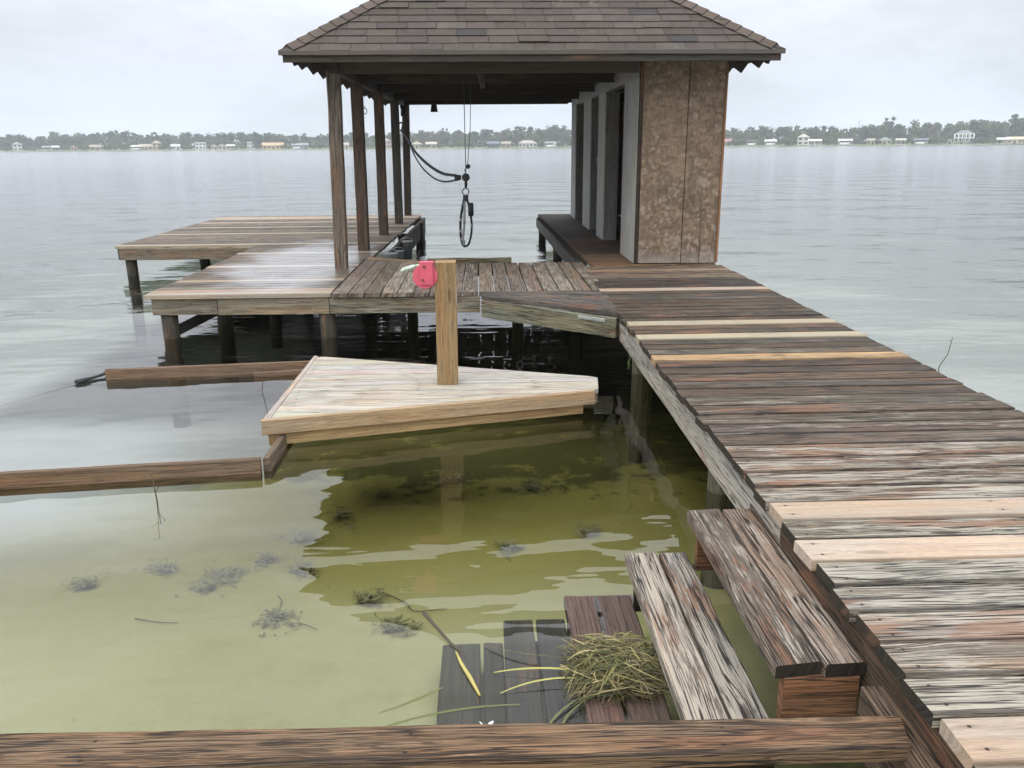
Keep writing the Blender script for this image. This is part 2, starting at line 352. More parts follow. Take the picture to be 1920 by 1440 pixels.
# ------------------------------------------------------------------ mesh builder
class MB:
    """collects boards, tubes and boxes, then links them as ONE mesh object"""
    def __init__(s):
        s.v = []; s.f = []; s.uv = []; s.p = []; s.c = []; s.smooth = []
    def face(s, idx, uvs, p, smooth=False):
        s.f.append(idx); s.uv.extend(uvs); s.p.extend([p] * len(idx)); s.smooth.append(smooth)
    def vert(s, co, c):
        s.v.append(tuple(co)); s.c.append(c); return len(s.v) - 1
    def ring_loft(s, rings, p, c, closed_caps=True, us=None, smooth=False):
        n = len(rings[0]); base = []
        for r in rings: base.append([s.vert(q, c) for q in r])
        per = [0.0]
        r0 = rings[0]
        for i in range(n): per.append(per[-1] + (Vector(r0[(i + 1) % n]) - Vector(r0[i])).length)
        if us is None:
            us = [0.0]
            for k in range(1, len(rings)): us.append(us[-1] + (Vector(rings[k][0]) - Vector(rings[k - 1][0])).length)
        for k in range(len(rings) - 1):
            for i in range(n):
                j = (i + 1) % n
                s.face([base[k][i], base[k][j], base[k + 1][j], base[k + 1][i]],
                       [(us[k], per[i]), (us[k], per[i + 1]), (us[k + 1], per[i + 1]), (us[k + 1], per[i])], p, smooth)
        if closed_caps:
            for k, rev in ((0, True), (len(rings) - 1, False)):
                idx = base[k][::-1] if rev else base[k][:]
                ps = [Vector(s.v[q]) for q in idx]; o = ps[0]
                s.face(idx, [((q - o).length * 0.15, (q - o).length) for q in ps], p, False)
    def board(s, A, B, C, D, th, tone=(0.12, 0.09, 0.07), white=0.0, age=1.0, seed=None, dn=(0, 0, -1), n=1, jit=0.0, ch=0.003, end=None):
        """top face A-B-C-D: A->B and D->C run along the grain"""
        A, B, C, D = map(Vector, (A, B, C, D)); dn = Vector(dn).normalized()
        seed = rnd.random() if seed is None else seed
        rings = []; us = []
        for k in range(n + 1):
            t = k / n
            P = A.lerp(B, t); Q = D.lerp(C, t); wv = (Q - P); W = wv.length; wv = wv / max(W, 1e-6)
            cc = min(ch, W * 0.3, th * 0.3)
            if jit:
                sx = seed * 91 + t * (B - A).length * 3.0
                P = P + wv * (mnoise.noise(Vector((sx, 1, 0))) * jit) + dn * (mnoise.noise(Vector((sx, 5, 0))) * jit * 0.6)
                Q = Q + wv * (mnoise.noise(Vector((sx, 9, 0))) * jit) + dn * (mnoise.noise(Vector((sx, 14, 0))) * jit * 0.6)
            rings.append([P + dn * cc, P + wv * cc, Q - wv * cc, Q + dn * cc, Q + dn * th, P + dn * th])
            us.append(t * (B - A).length)
        # orient faces outward
        dirv = (B - A).normalized(); side = (D - A)
        if dirv.cross(side).dot(-dn) < 0:
            rings = [r[::-1] for r in rings]
        s.ring_loft(rings, (seed, age), (*tone, white), end is None, us)
        if end is not None:
            for r, rev in ((rings[0], True), (rings[-1], False)):
                idx = [s.vert(q, (*end, 0)) for q in (r[::-1] if rev else r)]
                s.face(idx, [((Vector(s.v[q]) - Vector(s.v[idx[0]])).length * .2, (Vector(s.v[q]) - Vector(s.v[idx[0]])).length) for q in idx], (seed, age * .5))
        return s
    def beam(s, p0, p1, w, h, tone=(0.12, 0.09, 0.07), white=0.0, age=1.0, up=(0, 0, 1), seed=None, n=1, jit=0.0, ch=0.004):
        """p0-p1 is the centre line of the top face; w across, h down"""
        p0, p1, up = Vector(p0), Vector(p1), Vector(up)
        d = (p1 - p0).normalized(); sd = up.cross(d).normalized() * (w / 2); u2 = d.cross(sd).normalized()
        if u2.dot(up) < 0: u2 = -u2
        return s.board(p0 - sd, p1 - sd, p1 + sd, p0 + sd, h, tone, white, age, seed, -u2, n, jit, ch)
    def post(s, x, y, z0, z1, w, tone, white=0.0, age=1.0, seed=None, n=6, jit=0.004, top=(0, 0), d=None):
        d = d or w
        return s.board((x - w / 2, y - d / 2, z0), (x - w / 2 + top[0], y - d / 2 + top[1], z1), (x + w / 2 + top[0], y - d / 2 + top[1], z1), (x + w / 2, y - d / 2, z0),
                       d, tone, white, age, seed, (0, 1, 0), n, jit, 0.006)
    def tube(s, pts, r, c=(0.1, 0.1, 0.1), n=8, seed=None, age=0.5, white=0.0, cap=True):
        pts = [Vector(p) for p in pts]; rings = []
        rr = r if isinstance(r, (list, tuple)) else [r] * len(pts)
        ref = Vector((0, 0, 1)); t0 = (pts[1] - pts[0]).normalized()
        if abs(t0.dot(ref)) > 0.9: ref = Vector((1, 0, 0))
        a = t0.cross(ref).normalized()
        for k, p in enumerate(pts):
            t = (pts[min(k + 1, len(pts) - 1)] - pts[max(k - 1, 0)]).normalized()
            a = (a - t * a.dot(t)).normalized(); b = t.cross(a)
            rings.append([p + (a * math.cos(2 * math.pi * i / n) + b * math.sin(2 * math.pi * i / n)) * rr[k] for i in range(n)])
        s.ring_loft(rings, (rnd.random() if seed is None else seed, age), (*c, white), cap, None, True)
        return s
    def box(s, c, d, tone=(0.1, 0.1, 0.1), rz=0.0, white=0.0, age=0.5):
        x, y, z = c; hx, hy, hz = d[0] / 2, d[1] / 2, d[2] / 2
        cs, sn = math.cos(rz), math.sin(rz)
        def P(a, b, e): return (x + a * cs - b * sn, y + a * sn + b * cs, z + e)
        rings = [[P(-hx, -hy, e), P(hx, -hy, e), P(hx, hy, e), P(-hx, hy, e)] for e in (-hz, hz)]
        s.ring_loft(rings, (rnd.random(), age), (*tone, white), True)
        return s
    def poly(s, pts, tone, uvs=None):
        idx = [s.vert(p, (*tone, 0)) for p in pts]
        s.face(idx, uvs or [(p[0], p[1]) for p in pts], (0.5, 0.5)); return s
    def build(s, name, mat, parent=None, loc=None):
        me = bpy.data.meshes.new(name)
        me.from_pydata(s.v, [], s.f); me.materials.append(mat)
        a = me.uv_layers.new(name='UVMap'); a.data.foreach_set('uv', [q for t in s.uv for q in t])
        b = me.uv_layers.new(name='P'); b.data.foreach_set('uv', [q for t in s.p for q in t])
        ca = me.color_attributes.new('Col', 'FLOAT_COLOR', 'POINT'); ca.data.foreach_set('color', [q for t in s.c for q in t])
        me.polygons.foreach_set('use_smooth', s.smooth)
        me.update()
        o = bpy.data.objects.new(name, me); col.objects.link(o)
        if parent is not None:
            o.parent = parent
            o.matrix_parent_inverse = Matrix.Translation(-parent.location) if parent.get('_w') else Matrix.Identity(4)
        return o

def tag(o, label=None, cat=None, group=None, kind=None):
    if label: o['label'] = label
    if cat: o['category'] = cat
    if group: o['group'] = group
    if kind: o['kind'] = kind
    return o

def thing(name, label, cat, loc=(0, 0, 0), group=None):
    """an Empty at the thing's base; its parts are written in world coordinates"""
    o = bpy.data.objects.new(name, None); col.objects.link(o); o.location = loc; o.empty_display_size = 0.2
    tag(o, label, cat, group); WORLD.add(o.name); return o
WORLD = set()
_build = MB.build
def build(self, name, mat, parent=None, label=None):
    o = _build(self, name, mat)
    if parent is not None:
        o.parent = parent
        root = parent
        while root.parent is not None: root = root.parent
        off = Vector(root.location)
        if off.length: 
            me = o.data; me.transform(Matrix.Translation(-off))
    if label: o['label'] = label
    return o
MB.build = build

# ------------------------------------------------------------------ setting
def grid(name, xs, ys, zf, mat):
    v = [(x, y, zf(x, y)) for y in ys for x in xs]; nx = len(xs)
    f = [(j * nx + i, j * nx + i + 1, (j + 1) * nx + i + 1, (j + 1) * nx + i) for j in range(len(ys) - 1) for i in range(nx - 1)]
    me = bpy.data.meshes.new(name); me.from_pydata(v, [], f); me.materials.append(mat)
    me.polygons.foreach_set('use_smooth', [True] * len(f)); me.update()
    o = bpy.data.objects.new(name, me); col.objects.link(o); return o

def smooth(t): t = max(0, min(1, t)); return t * t * (3 - 2 * t)
def shore_y(x):           # distance of the far shoreline
    return 655 - 0.26 * x + 9 * math.sin(x * 0.021) + 5 * math.sin(x * 0.057 + 1)
def bed_z(x, y):
    near = -0.34 - 0.085 * max(0, y - 1.5) if y > 1.5 else -0.34
    z = near
    z = max(z, -1.0)
    z -= 0.35 * smooth((abs(x) - 4) / 8)
    if y < 0: z += 1.2 * smooth((-y) / 5)
    z += 0.03 * mnoise.noise(Vector((x * 0.7, y * 0.7, 0)))
    s = shore_y(x)
    if y > s - 40: z = z + (1.3) * smooth((y - (s - 40)) / 55)
    return z
xs = [-3000, -1500, -1000] + [-800 + 40 * i for i in range(19)] + [-50, -30, -18, -12, -9] + [-7 + 0.4 * i for i in range(36)] + [9, 12, 18, 30, 50] + [80 + 40 * i for i in range(19)] + [1000, 1500, 3000]
ys = [-60, -20, -8, -5, -3, -1.5] + [0.4 * i for i in range(36)] + [16, 20, 28, 40, 70, 120, 250, 400] + [430 + 8 * i for i in range(62)] + [1000, 1200, 1600]
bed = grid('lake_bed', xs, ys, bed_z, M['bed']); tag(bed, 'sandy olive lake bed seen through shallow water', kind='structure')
def land_z(x, y):
    s = shore_y(x)
    return -0.6 + 1.3 * smooth((y - s + 2) / 5) + 3.0 * smooth((y - s) / 300)
lxs = [-1400 + 20 * i for i in range(141)]
v = []; nrow = [-6, -2, 0, 1.5, 3, 8, 20, 60, 150, 400, 900]
v = [(x, shore_y(x) + d, land_z(x, shore_y(x) + d)) for d in nrow for x in lxs]
nx = len(lxs); f = [(j * nx + i, j * nx + i + 1, (j + 1) * nx + i + 1, (j + 1) * nx + i) for j in range(len(nrow) - 1) for i in range(nx - 1)]
me = bpy.data.meshes.new('far_shore'); me.from_pydata(v, [], f); me.materials.append(M['land']); me.update()
land = bpy.data.objects.new('far_shore', me); col.objects.link(land); tag(land, 'low green far shore of the lake', kind='structure')
# the water: one closed body, its top at z = 0
W0, W1, WY0, WY1, WZ = -3000, 3000, -60, 1500, -8
me = bpy.data.meshes.new('lake_water')
me.from_pydata([(W0, WY0, 0), (W1, WY0, 0), (W1, WY1, 0), (W0, WY1, 0), (W0, WY0, WZ), (W1, WY0, WZ), (W1, WY1, WZ), (W0, WY1, WZ)], [],
               [(0, 1, 2, 3), (7, 6, 5, 4), (0, 4, 5, 1), (1, 5, 6, 2), (2, 6, 7, 3), (3, 7, 4, 0)])
me.materials.append(M['water'])
wat = bpy.data.objects.new('lake_water', me); col.objects.link(wat); tag(wat, 'calm grey lake water, clear and green close by', kind='structure')

# ------------------------------------------------------------------ tones
DARKB = (0.105, 0.080, 0.060); MIDB = (0.16, 0.128, 0.105); GREYB = (0.21, 0.195, 0.175); TAN = (0.27, 0.205, 0.145)
NEW = (0.31, 0.268, 0.202); YEL = (0.36, 0.26, 0.14); BLEACH = (0.40, 0.385, 0.335); FASC = (0.19, 0.165, 0.13); BLACKW = (0.035, 0.031, 0.027)
def vary(c, a=0.14):
    k = 1 + rnd.uniform(-a, a); return tuple(q * k * (1 + rnd.uniform(-0.04, 0.04)) for q in c)
DZ = 0.43   # deck top

# ------------------------------------------------------------------ walkway
walk = thing('pier_walkway', 'long weathered plank walkway on the right running out to the boathouse', 'walkway', (1.88, 1.3, DZ))
old = MB(); pales = []
pitch = 0.1525; y0 = 1.474
palei = {0: NEW, 6: (0.42, 0.345, 0.27), 8: (0.32, 0.278, 0.215), 23: YEL, 27: NEW, 30: NEW, 40: NEW, 48: TAN}
for i in range(-4, 52):
    ya = y0 + pitch * i + 0.004; yb = ya + pitch - (0.013 if i != 4 else 0.022)
    sk = rnd.uniform(-0.004, 0.004)
    xl = 1.055 + 0.0085 * max(0, ya - 1.5) + rnd.uniform(-0.012, 0.010); xr = 2.69 + rnd.uniform(-0.014, 0.016)
    if i in (3, 4): xl += 0.0
    t = yb - 0
    dz_ = rnd.uniform(-.003, .003) if i not in palei else 0.0; tl_ = rnd.uniform(-.002, .002)
    quad = ((xl, ya + sk, DZ), (xr, ya - sk, DZ), (xr, yb - sk, DZ), (xl + rnd.uniform(-.006, .006), yb + sk, DZ))
    if yb > 9.34: break
    if i in palei:
        c = palei[i]
        quad2 = tuple((a, b, c3 + 0.004) for a, b, c3 in quad)
        b = MB().board(*quad2, 0.04, vary(c, .04), 0.0 if i != 23 else 0.1, 0.12 if i not in (23, 48) else 0.6, n=10, jit=0.0015)
        pales.append((i, b)); continue
    quad = tuple((a, b, c3 + dz_ + (tl_ if q_ in (0, 1) else -tl_)) for q_, (a, b, c3) in enumerate(quad))
    if i <= 9: tone, wh = vary(rnd.choice(((0.22, 0.195, 0.16), (0.20, 0.165, 0.13), (0.185, 0.175, 0.15))), .15), rnd.uniform(0.38, 0.78)
    elif i <= 12: tone, wh = vary((0.155, 0.112, 0.080)), rnd.uniform(0.45, 0.62)
    elif i <= 17: tone, wh = vary((0.115, 0.092, 0.070)), rnd.uniform(0.22, 0.42)
    elif i <= 44: tone, wh = vary(rnd.choice(((0.088, 0.066, 0.048), (0.110, 0.076, 0.050), (0.092, 0.078, 0.062), (0.062, 0.049, 0.039))), .2), rnd.uniform(0.05, 0.32)
    else: tone, wh = vary((0.20, 0.155, 0.11)), rnd.uniform(0.1, 0.4)
    old.board(*quad, 0.038, tone, wh, 1.0, n=28, jit=0.004, ch=0.004, end=(0.030, 0.027, 0.021))
old.build('decking', M['wood'], walk)
lb = {0: 'pale newer board nearest the camera', 6: 'pale newer board, second from the camera', 8: 'pale newer board beside the top step', 23: 'yellowish worn board', 27: 'pale newer board half way along', 30: 'narrow pale newer board half way along', 40: 'pale newer board near the boathouse', 48: 'tan board near the storage room'}
for i, b in pales: b.build('replaced_board', M['wood'], walk, label=lb[i])
fb = MB()
fb.board((1.085, 2.75, 0.388), (1.115, 6.56, 0.388), (1.115, 6.56, 0.205), (1.085, 2.75, 0.205), 0.045, (0.30, 0.30, 0.295), 0.72, 0.8, dn=(1, 0, 0), n=12, jit=0.006)
fb.build('side_beam', M['wood'], walk); fb = MB()
fb.board((1.083, 0.9, 0.386), (1.085, 2.745, 0.386), (1.085, 2.745, 0.18), (1.083, 0.9, 0.18), 0.045, (0.085, 0.060, 0.043), 0.0, 1.0, dn=(1, 0, 0), n=8, jit=0.006)
fb.build('side_beam', M['wood'], walk); fb = MB()
fb.board((1.02, 0.9, 0.30), (1.02, 1.92, 0.30), (1.082, 1.92, 0.30), (1.082, 0.9, 0.30), 0.2, (0.115, 0.082, 0.058), 0.15, 1.0, n=6, jit=0.005)
fb.build('side_beam', M['wood'], walk)
rb = MB(); rb.beam((2.62, 0.9, 0.388), (2.62, 9.3, 0.388), 0.04, 0.18, MIDB); rb.build('side_beam', M['wood'], walk)
mb = MB(); mb.beam((1.86, 0.9, 0.388), (1.86, 9.3, 0.388), 0.04, 0.18, DARKB); mb.build('joist', M['wood'], walk)
def piling(x, y, r, parent, tone=(0.085, 0.075, 0.055), top=0.25):
    m = MB(); m.tube([(x, y, top), (x + .005, y, 0.05), (x, y, -0.5), (x, y, min(-1.0, bed_z(x, y) - .2))], [r, r * .97, r, r * 1.02], tone, 14, age=0.7); return m.build('piling', M['wood'], parent)
for (x, y) in ((1.24, 3.97), (1.26, 6.30), (2.5, 3.97), (2.5, 6.3), (1.26, 1.6), (2.5, 8.7), (2.5, 1.6)):
    piling(x, y, 0.085, walk, top=0.385 if y != 6.30 else 0.37, tone=(0.13, 0.125, 0.09))

# ------------------------------------------------------------------ link deck between the walkway and the left deck
link = thing('link_bridge', 'short plank bridge joining the left deck to the walkway, boards laid lengthwise with dark gaps', 'bridge', (-0.1, 8.6, DZ))
d = MB(); nb = 17; X0, X1 = -1.385, 1.185
for k in range(nb):
    xa = X0 + (X1 - X0) * k / nb + (0.003 if k < 8 else 0.0075); xb = X0 + (X1 - X0) * (k + 1) / nb - (0.003 if k < 8 else 0.0075)
    def back(x): return 10.1 - 0.45 * (x - X0) / 0.75 if x < -0.635 else 9.62
    tone = vary((0.19, 0.155, 0.125), .22)
    if k in (3, 14): tone = (0.25, 0.215, 0.17)
    d.board((xa, 7.66 + rnd.uniform(-.01, .01), DZ), (xa, back(xa), DZ), (xb, back(xb), DZ), (xb, 7.66, DZ), 0.038, tone, rnd.uniform(.15, .5), 0.9, n=6, jit=0.004)
d.build('decking', M['wood'], link)
wdg = MB()
fan = 4
for k in range(fan):
    t0, t1 = k / fan, (k + 1) / fan - 0.02
    A = Vector((0.0, 7.655, DZ)).lerp(Vector((0.0, 7.46, DZ)), t0); D = Vector((0.0, 7.655, DZ)).lerp(Vector((0.0, 7.46, DZ)), t1)
    B = Vector((1.16, 7.64, DZ)).lerp(Vector((1.10, 6.57, DZ)), t0); C = Vector((1.16, 7.64, DZ)).lerp(Vector((1.10, 6.57, DZ)), t1)
    wdg.board(A, B, C, D, 0.038, vary((0.105, 0.09, 0.078), .12), 0.1, 0.9, n=8, jit=0.004)
wdg.build('wedge_decking', M['wood'], link, label='grey triangular infill of fanned boards')
bb = MB()
bb.board((X0 + .02, 10.14, DZ + .005), (-0.66, 9.70, DZ + .005), (-0.66, 9.82, DZ + .005), (X0 + .02, 10.26, DZ + .005), 0.05, (0.27, 0.19, 0.12), 0.0, 0.5, n=4, jit=.004)
bb.build('back_beam', M['wood'], link); bb = MB()
bb.board((-0.62, 9.63, DZ + .045), (0.36, 9.66, DZ + .045), (0.36, 9.78, DZ + .045), (-0.62, 9.76, DZ + .045), 0.20, (0.14, 0.12, 0.075), 0.1, 0.9, n=14, jit=.02, ch=.012)
bb.build('back_beam', M['wood'], link); bb = MB()
bb.board((0.37, 9.63, 0.385), (1.2, 9.63, 0.385), (1.2, 9.68, 0.385), (0.37, 9.68, 0.385), 0.15, DARKB, n=3)
bb.build('back_beam', M['wood'], link)
fa = MB()
fa.board((-1.41, 7.70, 0.385), (-0.012, 7.66, 0.385), (-0.012, 7.66, 0.235), (-1.41, 7.70, 0.235), 0.045, (0.20, 0.185, 0.14), 0.25, 0.8, dn=(0, 1, 0), n=6, jit=.004)
fa.build('front_beam', M['wood'], link); fa = MB()
fa.board((0.0, 7.43, 0.388), (1.08, 6.53, 0.388), (1.08, 6.53, 0.225), (0.0, 7.43, 0.235), 0.045, (0.175, 0.175, 0.125), 0.1, 0.85, dn=(0.64, 0.77, 0), n=8, jit=.004)
fa.build('front_beam', M['wood'], link)
br = MB(); br.board((0.80, 6.755, 0.375), (1.0, 6.588, 0.375), (1.0, 6.588, 0.347), (0.80, 6.755, 0.347), 0.006, (0.5, 0.5, 0.48), dn=(0.64, 0.77, 0))
for t in (0.12, 0.5, 0.88): br.box((0.80 + .2 * t, 6.752 - .167 * t, 0.361), (0.016, 0.008, 0.012), (0.1, 0.08, 0.06), rz=-0.7)
brk = br.build('metal_strap', M['steel']); tag(brk, 'small galvanised strap screwed to the angled bridge beam', 'bracket')
piling(0.36, 8.25, 0.06, link); piling(-0.75, 8.9, 0.06, link); piling(1.05, 9.2, 0.07, link)

# ------------------------------------------------------------------ left deck
ld = thing('swim_deck', 'wide L-shaped plank deck on the left, wet and glaring in the middle', 'deck', (-3.1, 12, DZ))
d = MB(); y = 7.70; i = 0
palers = {0: NEW, 1: TAN, 5: TAN, 12: NEW, 20: (0.33, 0.28, 0.22), 27: NEW, 37: NEW, 44: NEW, 50: (0.38, 0.30, 0.23), 55: NEW, 56: (0.36, 0.27, 0.2), 57: NEW, 58: (0.34, 0.25, 0.18)}
pl = []
while y < 16.75:
    xl = -3.10 if y < 11.76 else -5.07
    xr = -1.40 + 0.027 * (y - 7.7) + rnd.uniform(-.015, .015)
    if i < 16: xr = -1.40 + rnd.uniform(-.004, .004)
    xl += rnd.uniform(-.012, .012)
    q = ((xl, y, DZ), (xr, y, DZ), (xr, y + .142, DZ), (xl, y + .142, DZ))
    if i in palers: pl.append(MB().board(*q, 0.038, vary(palers[i], .05), 0, 0.25, n=4, jit=.002))
    else: d.board(*q, 0.038, vary(rnd.choice(((0.155, 0.125, 0.095), (0.175, 0.145, 0.112), (0.115, 0.098, 0.080), (0.155, 0.112, 0.078))), .18), rnd.uniform(0.05, 0.45), 0.9, n=8, jit=.004)
    y += 0.153; i += 1
d.build('decking', M['wetwood'], ld)
for k, b in enumerate(pl): b.build('replaced_board', M['wetwood'], ld, label='pale newer deck board' if k else 'pale front edge board')
f_ = MB(); f_.board((-3.06, 7.745, 0.387), (-2.46, 7.74, 0.387), (-2.46, 7.74, 0.235), (-3.06, 7.745, 0.235), .045, (0.20, 0.175, 0.14), .2, .7, dn=(0, 1, 0), n=3, jit=.003)
f_.build('front_beam', M['wood'], ld); f_ = MB()
f_.board((-2.452, 7.735, 0.387), (-1.42, 7.715, 0.387), (-1.42, 7.715, 0.23), (-2.452, 7.735, 0.23), .045, (0.23, 0.195, 0.14), .15, .6, dn=(0, 1, 0), n=5, jit=.003)
f_.build('front_beam', M['wood'], ld)
f_ = MB(); f_.beam((-3.06, 7.80, 0.387), (-3.06, 11.72, 0.387), .045, .15, BLACKW); f_.build('side_beam', M['wood'], ld)
f_ = MB(); f_.board((-5.02, 11.80, 0.387), (-3.09, 11.80, 0.387), (-3.09, 11.80, 0.235), (-5.02, 11.80, 0.235), .045, (0.185, 0.155, 0.115), .15, .6, dn=(0, 1, 0), n=5, jit=.003)
f_.build('front_beam', M['wood'], ld, label='front beam of the farther half of the deck')
f_ = MB(); f_.beam((-5.04, 11.86, 0.387), (-5.04, 16.7, 0.387), .04, .15, BLACKW); f_.build('side_beam', M['wood'], ld); f_ = MB(); f_.beam((-1.22, 10.3, 0.385), (-1.10, 16.7, 0.385), .05, .30, (0.05, 0.048, 0.035), n=10, jit=.02); f_.build('side_beam', M['wood'], ld)
f_ = MB(); f_.beam((-5.0, 16.68, 0.387), (-1.16, 16.68, 0.387), .045, .15, DARKB); f_.build('back_beam', M['wood'], ld)
f_ = MB(); f_.beam((-2.92, 7.85, 0.10), (-2.55, 8.35, 0.26), .04, .09, BLACKW); f_.build('brace', M['wood'], ld)
for (x, y) in ((-2.95, 7.84), (-1.46, 7.80), (-2.64, 8.5), (-4.92, 11.92), (-4.15, 12.7), (-2.9, 11.6), (-1.5, 11.0), (-1.25, 13.6), (-1.12, 15.6), (-4.9, 16.5), (-1.16, 16.55), (-3.0, 14.5)):
    piling(x, y, 0.078, ld, tone=(0.06, 0.055, 0.042), top=0.38 if y not in (7.84, 7.80) else 0.384)

# ------------------------------------------------------------------ boathouse
bh = thing('boathouse', 'open-sided boathouse with brown shingled hip roof, timber posts and a strand board storage room', 'boathouse', (0.6, 12.5, DZ))
EX0, EX1, EY0, EY1, EZ = -1.95, 3.10, 8.85, 17.25, 2.64
CX = (EX0 + EX1) / 2; RUN = (EX1 - EX0) / 2; RISE = 1.74; SL = math.hypot(RUN, RISE)
roof = MB()
def sh_col():
    k = rnd.uniform(0.84, 1.12); b = rnd.random()
    if b < 0.05: return (0.048, 0.044, 0.042)
    if b < 0.14: return (0.084 * k, 0.073 * k, 0.063 * k)
    return (0.074 * k, 0.061 * k * rnd.uniform(.96, 1.03), 0.053 * k * rnd.uniform(.94, 1.05))
def slope(org, al, inw, L, tri):
    """org: eave corner, al: unit along the eave, inw: unit horizontal inward, L: eave length"""
    org, al, inw = Vector(org), Vector(al), Vector(inw)
    upd = (inw * RUN + Vector((0, 0, RISE))) / SL; nrm = (Vector((0, 0, 1)) * RUN - inw * RISE) / SL
    e = 0.143; nc = int(SL / e) + 1
    for k in range(nc):
        s0 = k * e; s1 = min((k + 1) * e + 0.02, SL)
        if s0 >= SL: break
        def lim(s): q = s / SL * RUN; return q, L - q
        a0, b0 = lim(s0); a1, b1 = lim(s1)
        x = a0 - rnd.uniform(0.0, 0.3) - (0.155 if k % 2 else 0)
        while x < b0:
            xe = x + 0.305
            l0, r0 = max(x + .0025, a0), min(xe - .0025, b0); l1, r1 = max(x + .0025, a1), min(xe - .0025, b1)
            if r0 > l0:
                if r1 < l1: l1 = r1 = min(max((l0 + r0) / 2, a1), b1)
                c = sh_col(); sg = rnd.uniform(-.005, .004); hh = 0.011 + rnd.uniform(-.001, .005) + (rnd.uniform(.004, .012) if rnd.random() < .06 else 0)
                P = [org + al * l0 + upd * (s0 + sg) + nrm * hh, org + al * r0 + upd * (s0 + sg) + nrm * hh,
                     org + al * r1 + upd * s1 + nrm * 0.003, org + al * l1 + upd * s1 + nrm * 0.003]
                Q0 = org + al * l0 + upd * (s0 + sg) - nrm * 0.004; Q1 = org + al * r0 + upd * (s0 + sg) - nrm * 0.004
                roof.poly(P, c); roof.poly([Q0, Q1, P[1], P[0]], (c[0] * .5, c[1] * .5, c[2] * .5))
            x = xe
slope((EX0, EY0, EZ), (1, 0, 0), (0, 1, 0), EX1 - EX0, True)
slope((EX1, EY1, EZ), (-1, 0, 0), (0, -1, 0), EX1 - EX0, True)
slope((EX0, EY1, EZ), (0, -1, 0), (1, 0, 0), EY1 - EY0, False)
slope((EX1, EY0, EZ), (0, 1, 0), (-1, 0, 0), EY1 - EY0, False)
ro = roof.build('roof_shingles', M['shingle'], bh)
cap = MB()
def caps(p0, p1, wv, e=0.15):
    p0, p1 = Vector(p0), Vector(p1); d_ = (p1 - p0); Ln = d_.length; d_.normalize(); sdv = Vector(wv).normalized()
    upn = Vector((0, 0, 1)); k = 0
    while k * e < Ln:
        a = p0 + d_ * (k * e + .10); b = p0 + d_ * min(k * e + e + .13, Ln + .03); c = sh_col(); c = (c[0] * 1.25, c[1] * 1.2, c[2] * 1.15)
        top0, top1 = 0.032, 0.020
        for sg in (-1, 1):
            pa = a + upn * top0; pb = b + upn * top1
            ea = a + sdv * sg * 0.125 + upn * (top0 - 0.125 * SLOPEX); eb = b + sdv * sg * 0.125 + upn * (top1 - 0.125 * SLOPEX)
            q = [pa, pb, eb, ea] if sg < 0 else [pa, ea, eb, pb]
            cap.poly(q, c)
            lo = [ea, pa, pa - upn * .014, ea - upn * .014]
            cap.poly(lo if sg < 0 else lo[::-1], (c[0] * .4, c[1] * .4, c[2] * .4))
        k += 1
SLOPEX = RISE / RUN * 0.70
RY0, RY1 = EY0 + RUN, EY1 - RUN; RZ = EZ + RISE
for (ex, ey, rx, ry) in ((EX0, EY0, CX, RY0), (EX1, EY0, CX, RY0), (EX0, EY1, CX, RY1), (EX1, EY1, CX, RY1)):
    dv = Vector((rx - ex, ry - ey, 0)).normalized()
    caps((ex, ey, EZ), (rx, ry, RZ), (-dv.y, dv.x, 0))
SLOPEX = RISE / RUN
caps((CX, RY0, RZ), (CX, RY1, RZ), (1, 0, 0))
cap.build('ridge_caps', M['shingle'], ro)
sh = MB()   # sheathing below the shingles, seen from inside
zz = -0.012
def SP(x, y, z): return (x, y, z + zz)
A, B, C_, D_ = (EX0, EY0, EZ), (EX1, EY0, EZ), (EX1, EY1, EZ), (EX0, EY1, EZ); E_, F_ = (CX, RY0, RZ), (CX, RY1, RZ)
for q in ((A, B, E_), (C_, D_, F_), (D_, A, E_, F_), (B, C_, F_, E_)):
    sh.poly([SP(*p) for p in q], (0.03, 0.025, 0.02)); sh.poly([(p[0], p[1], p[2] + zz - .014) for p in q[::-1]], (0.03, 0.025, 0.02))
sh.build('roof_sheathing', M['dark'], bh)
ra = MB()   # rafters: tails show as teeth along both side eaves
sl = RISE / RUN
yy = EY0 + 0.32
while yy < EY1 - 0.1:
    top_l = min(RUN, yy - EY0 if yy < CX + 99 else RUN, EY1 - yy)
    reach = min(RUN - .03, max(0.25, min(yy - EY0, EY1 - yy)))
    for sgn, ex in ((1, EX0), (-1, EX1)):
        x0, x1 = ex + sgn * 0.05, ex + sgn * reach
        za, zb = EZ + .05 * sl - .035, EZ + reach * sl - .035
        ra.board((x0, yy - .02, za), (x1, yy - .02, zb), (x1, yy + .02, zb), (x0, yy + .02, za), 0.175, (0.05, 0.042, 0.035), 0, .2, dn=(sgn * sl, 0, -1))
    yy += 0.61
xx = EX0 + 0.42
while xx < EX1 - .3:
    reach = min(RUN - .03, min(xx - EX0, EX1 - xx))
    for sgn, ey in ((1, EY0), (-1, EY1)):
        y0_, y1_ = ey + sgn * 0.06, ey + sgn * reach
        za, zb = EZ + .06 * sl - .035, EZ + reach * sl - .035
        ra.board((xx - .02, y0_, za), (xx - .02, y1_, zb), (xx + .02, y1_, zb), (xx + .02, y0_, za), 0.085, (0.05, 0.042, 0.035), 0, .2, dn=(0, sgn * sl, -1))
    xx += 0.61
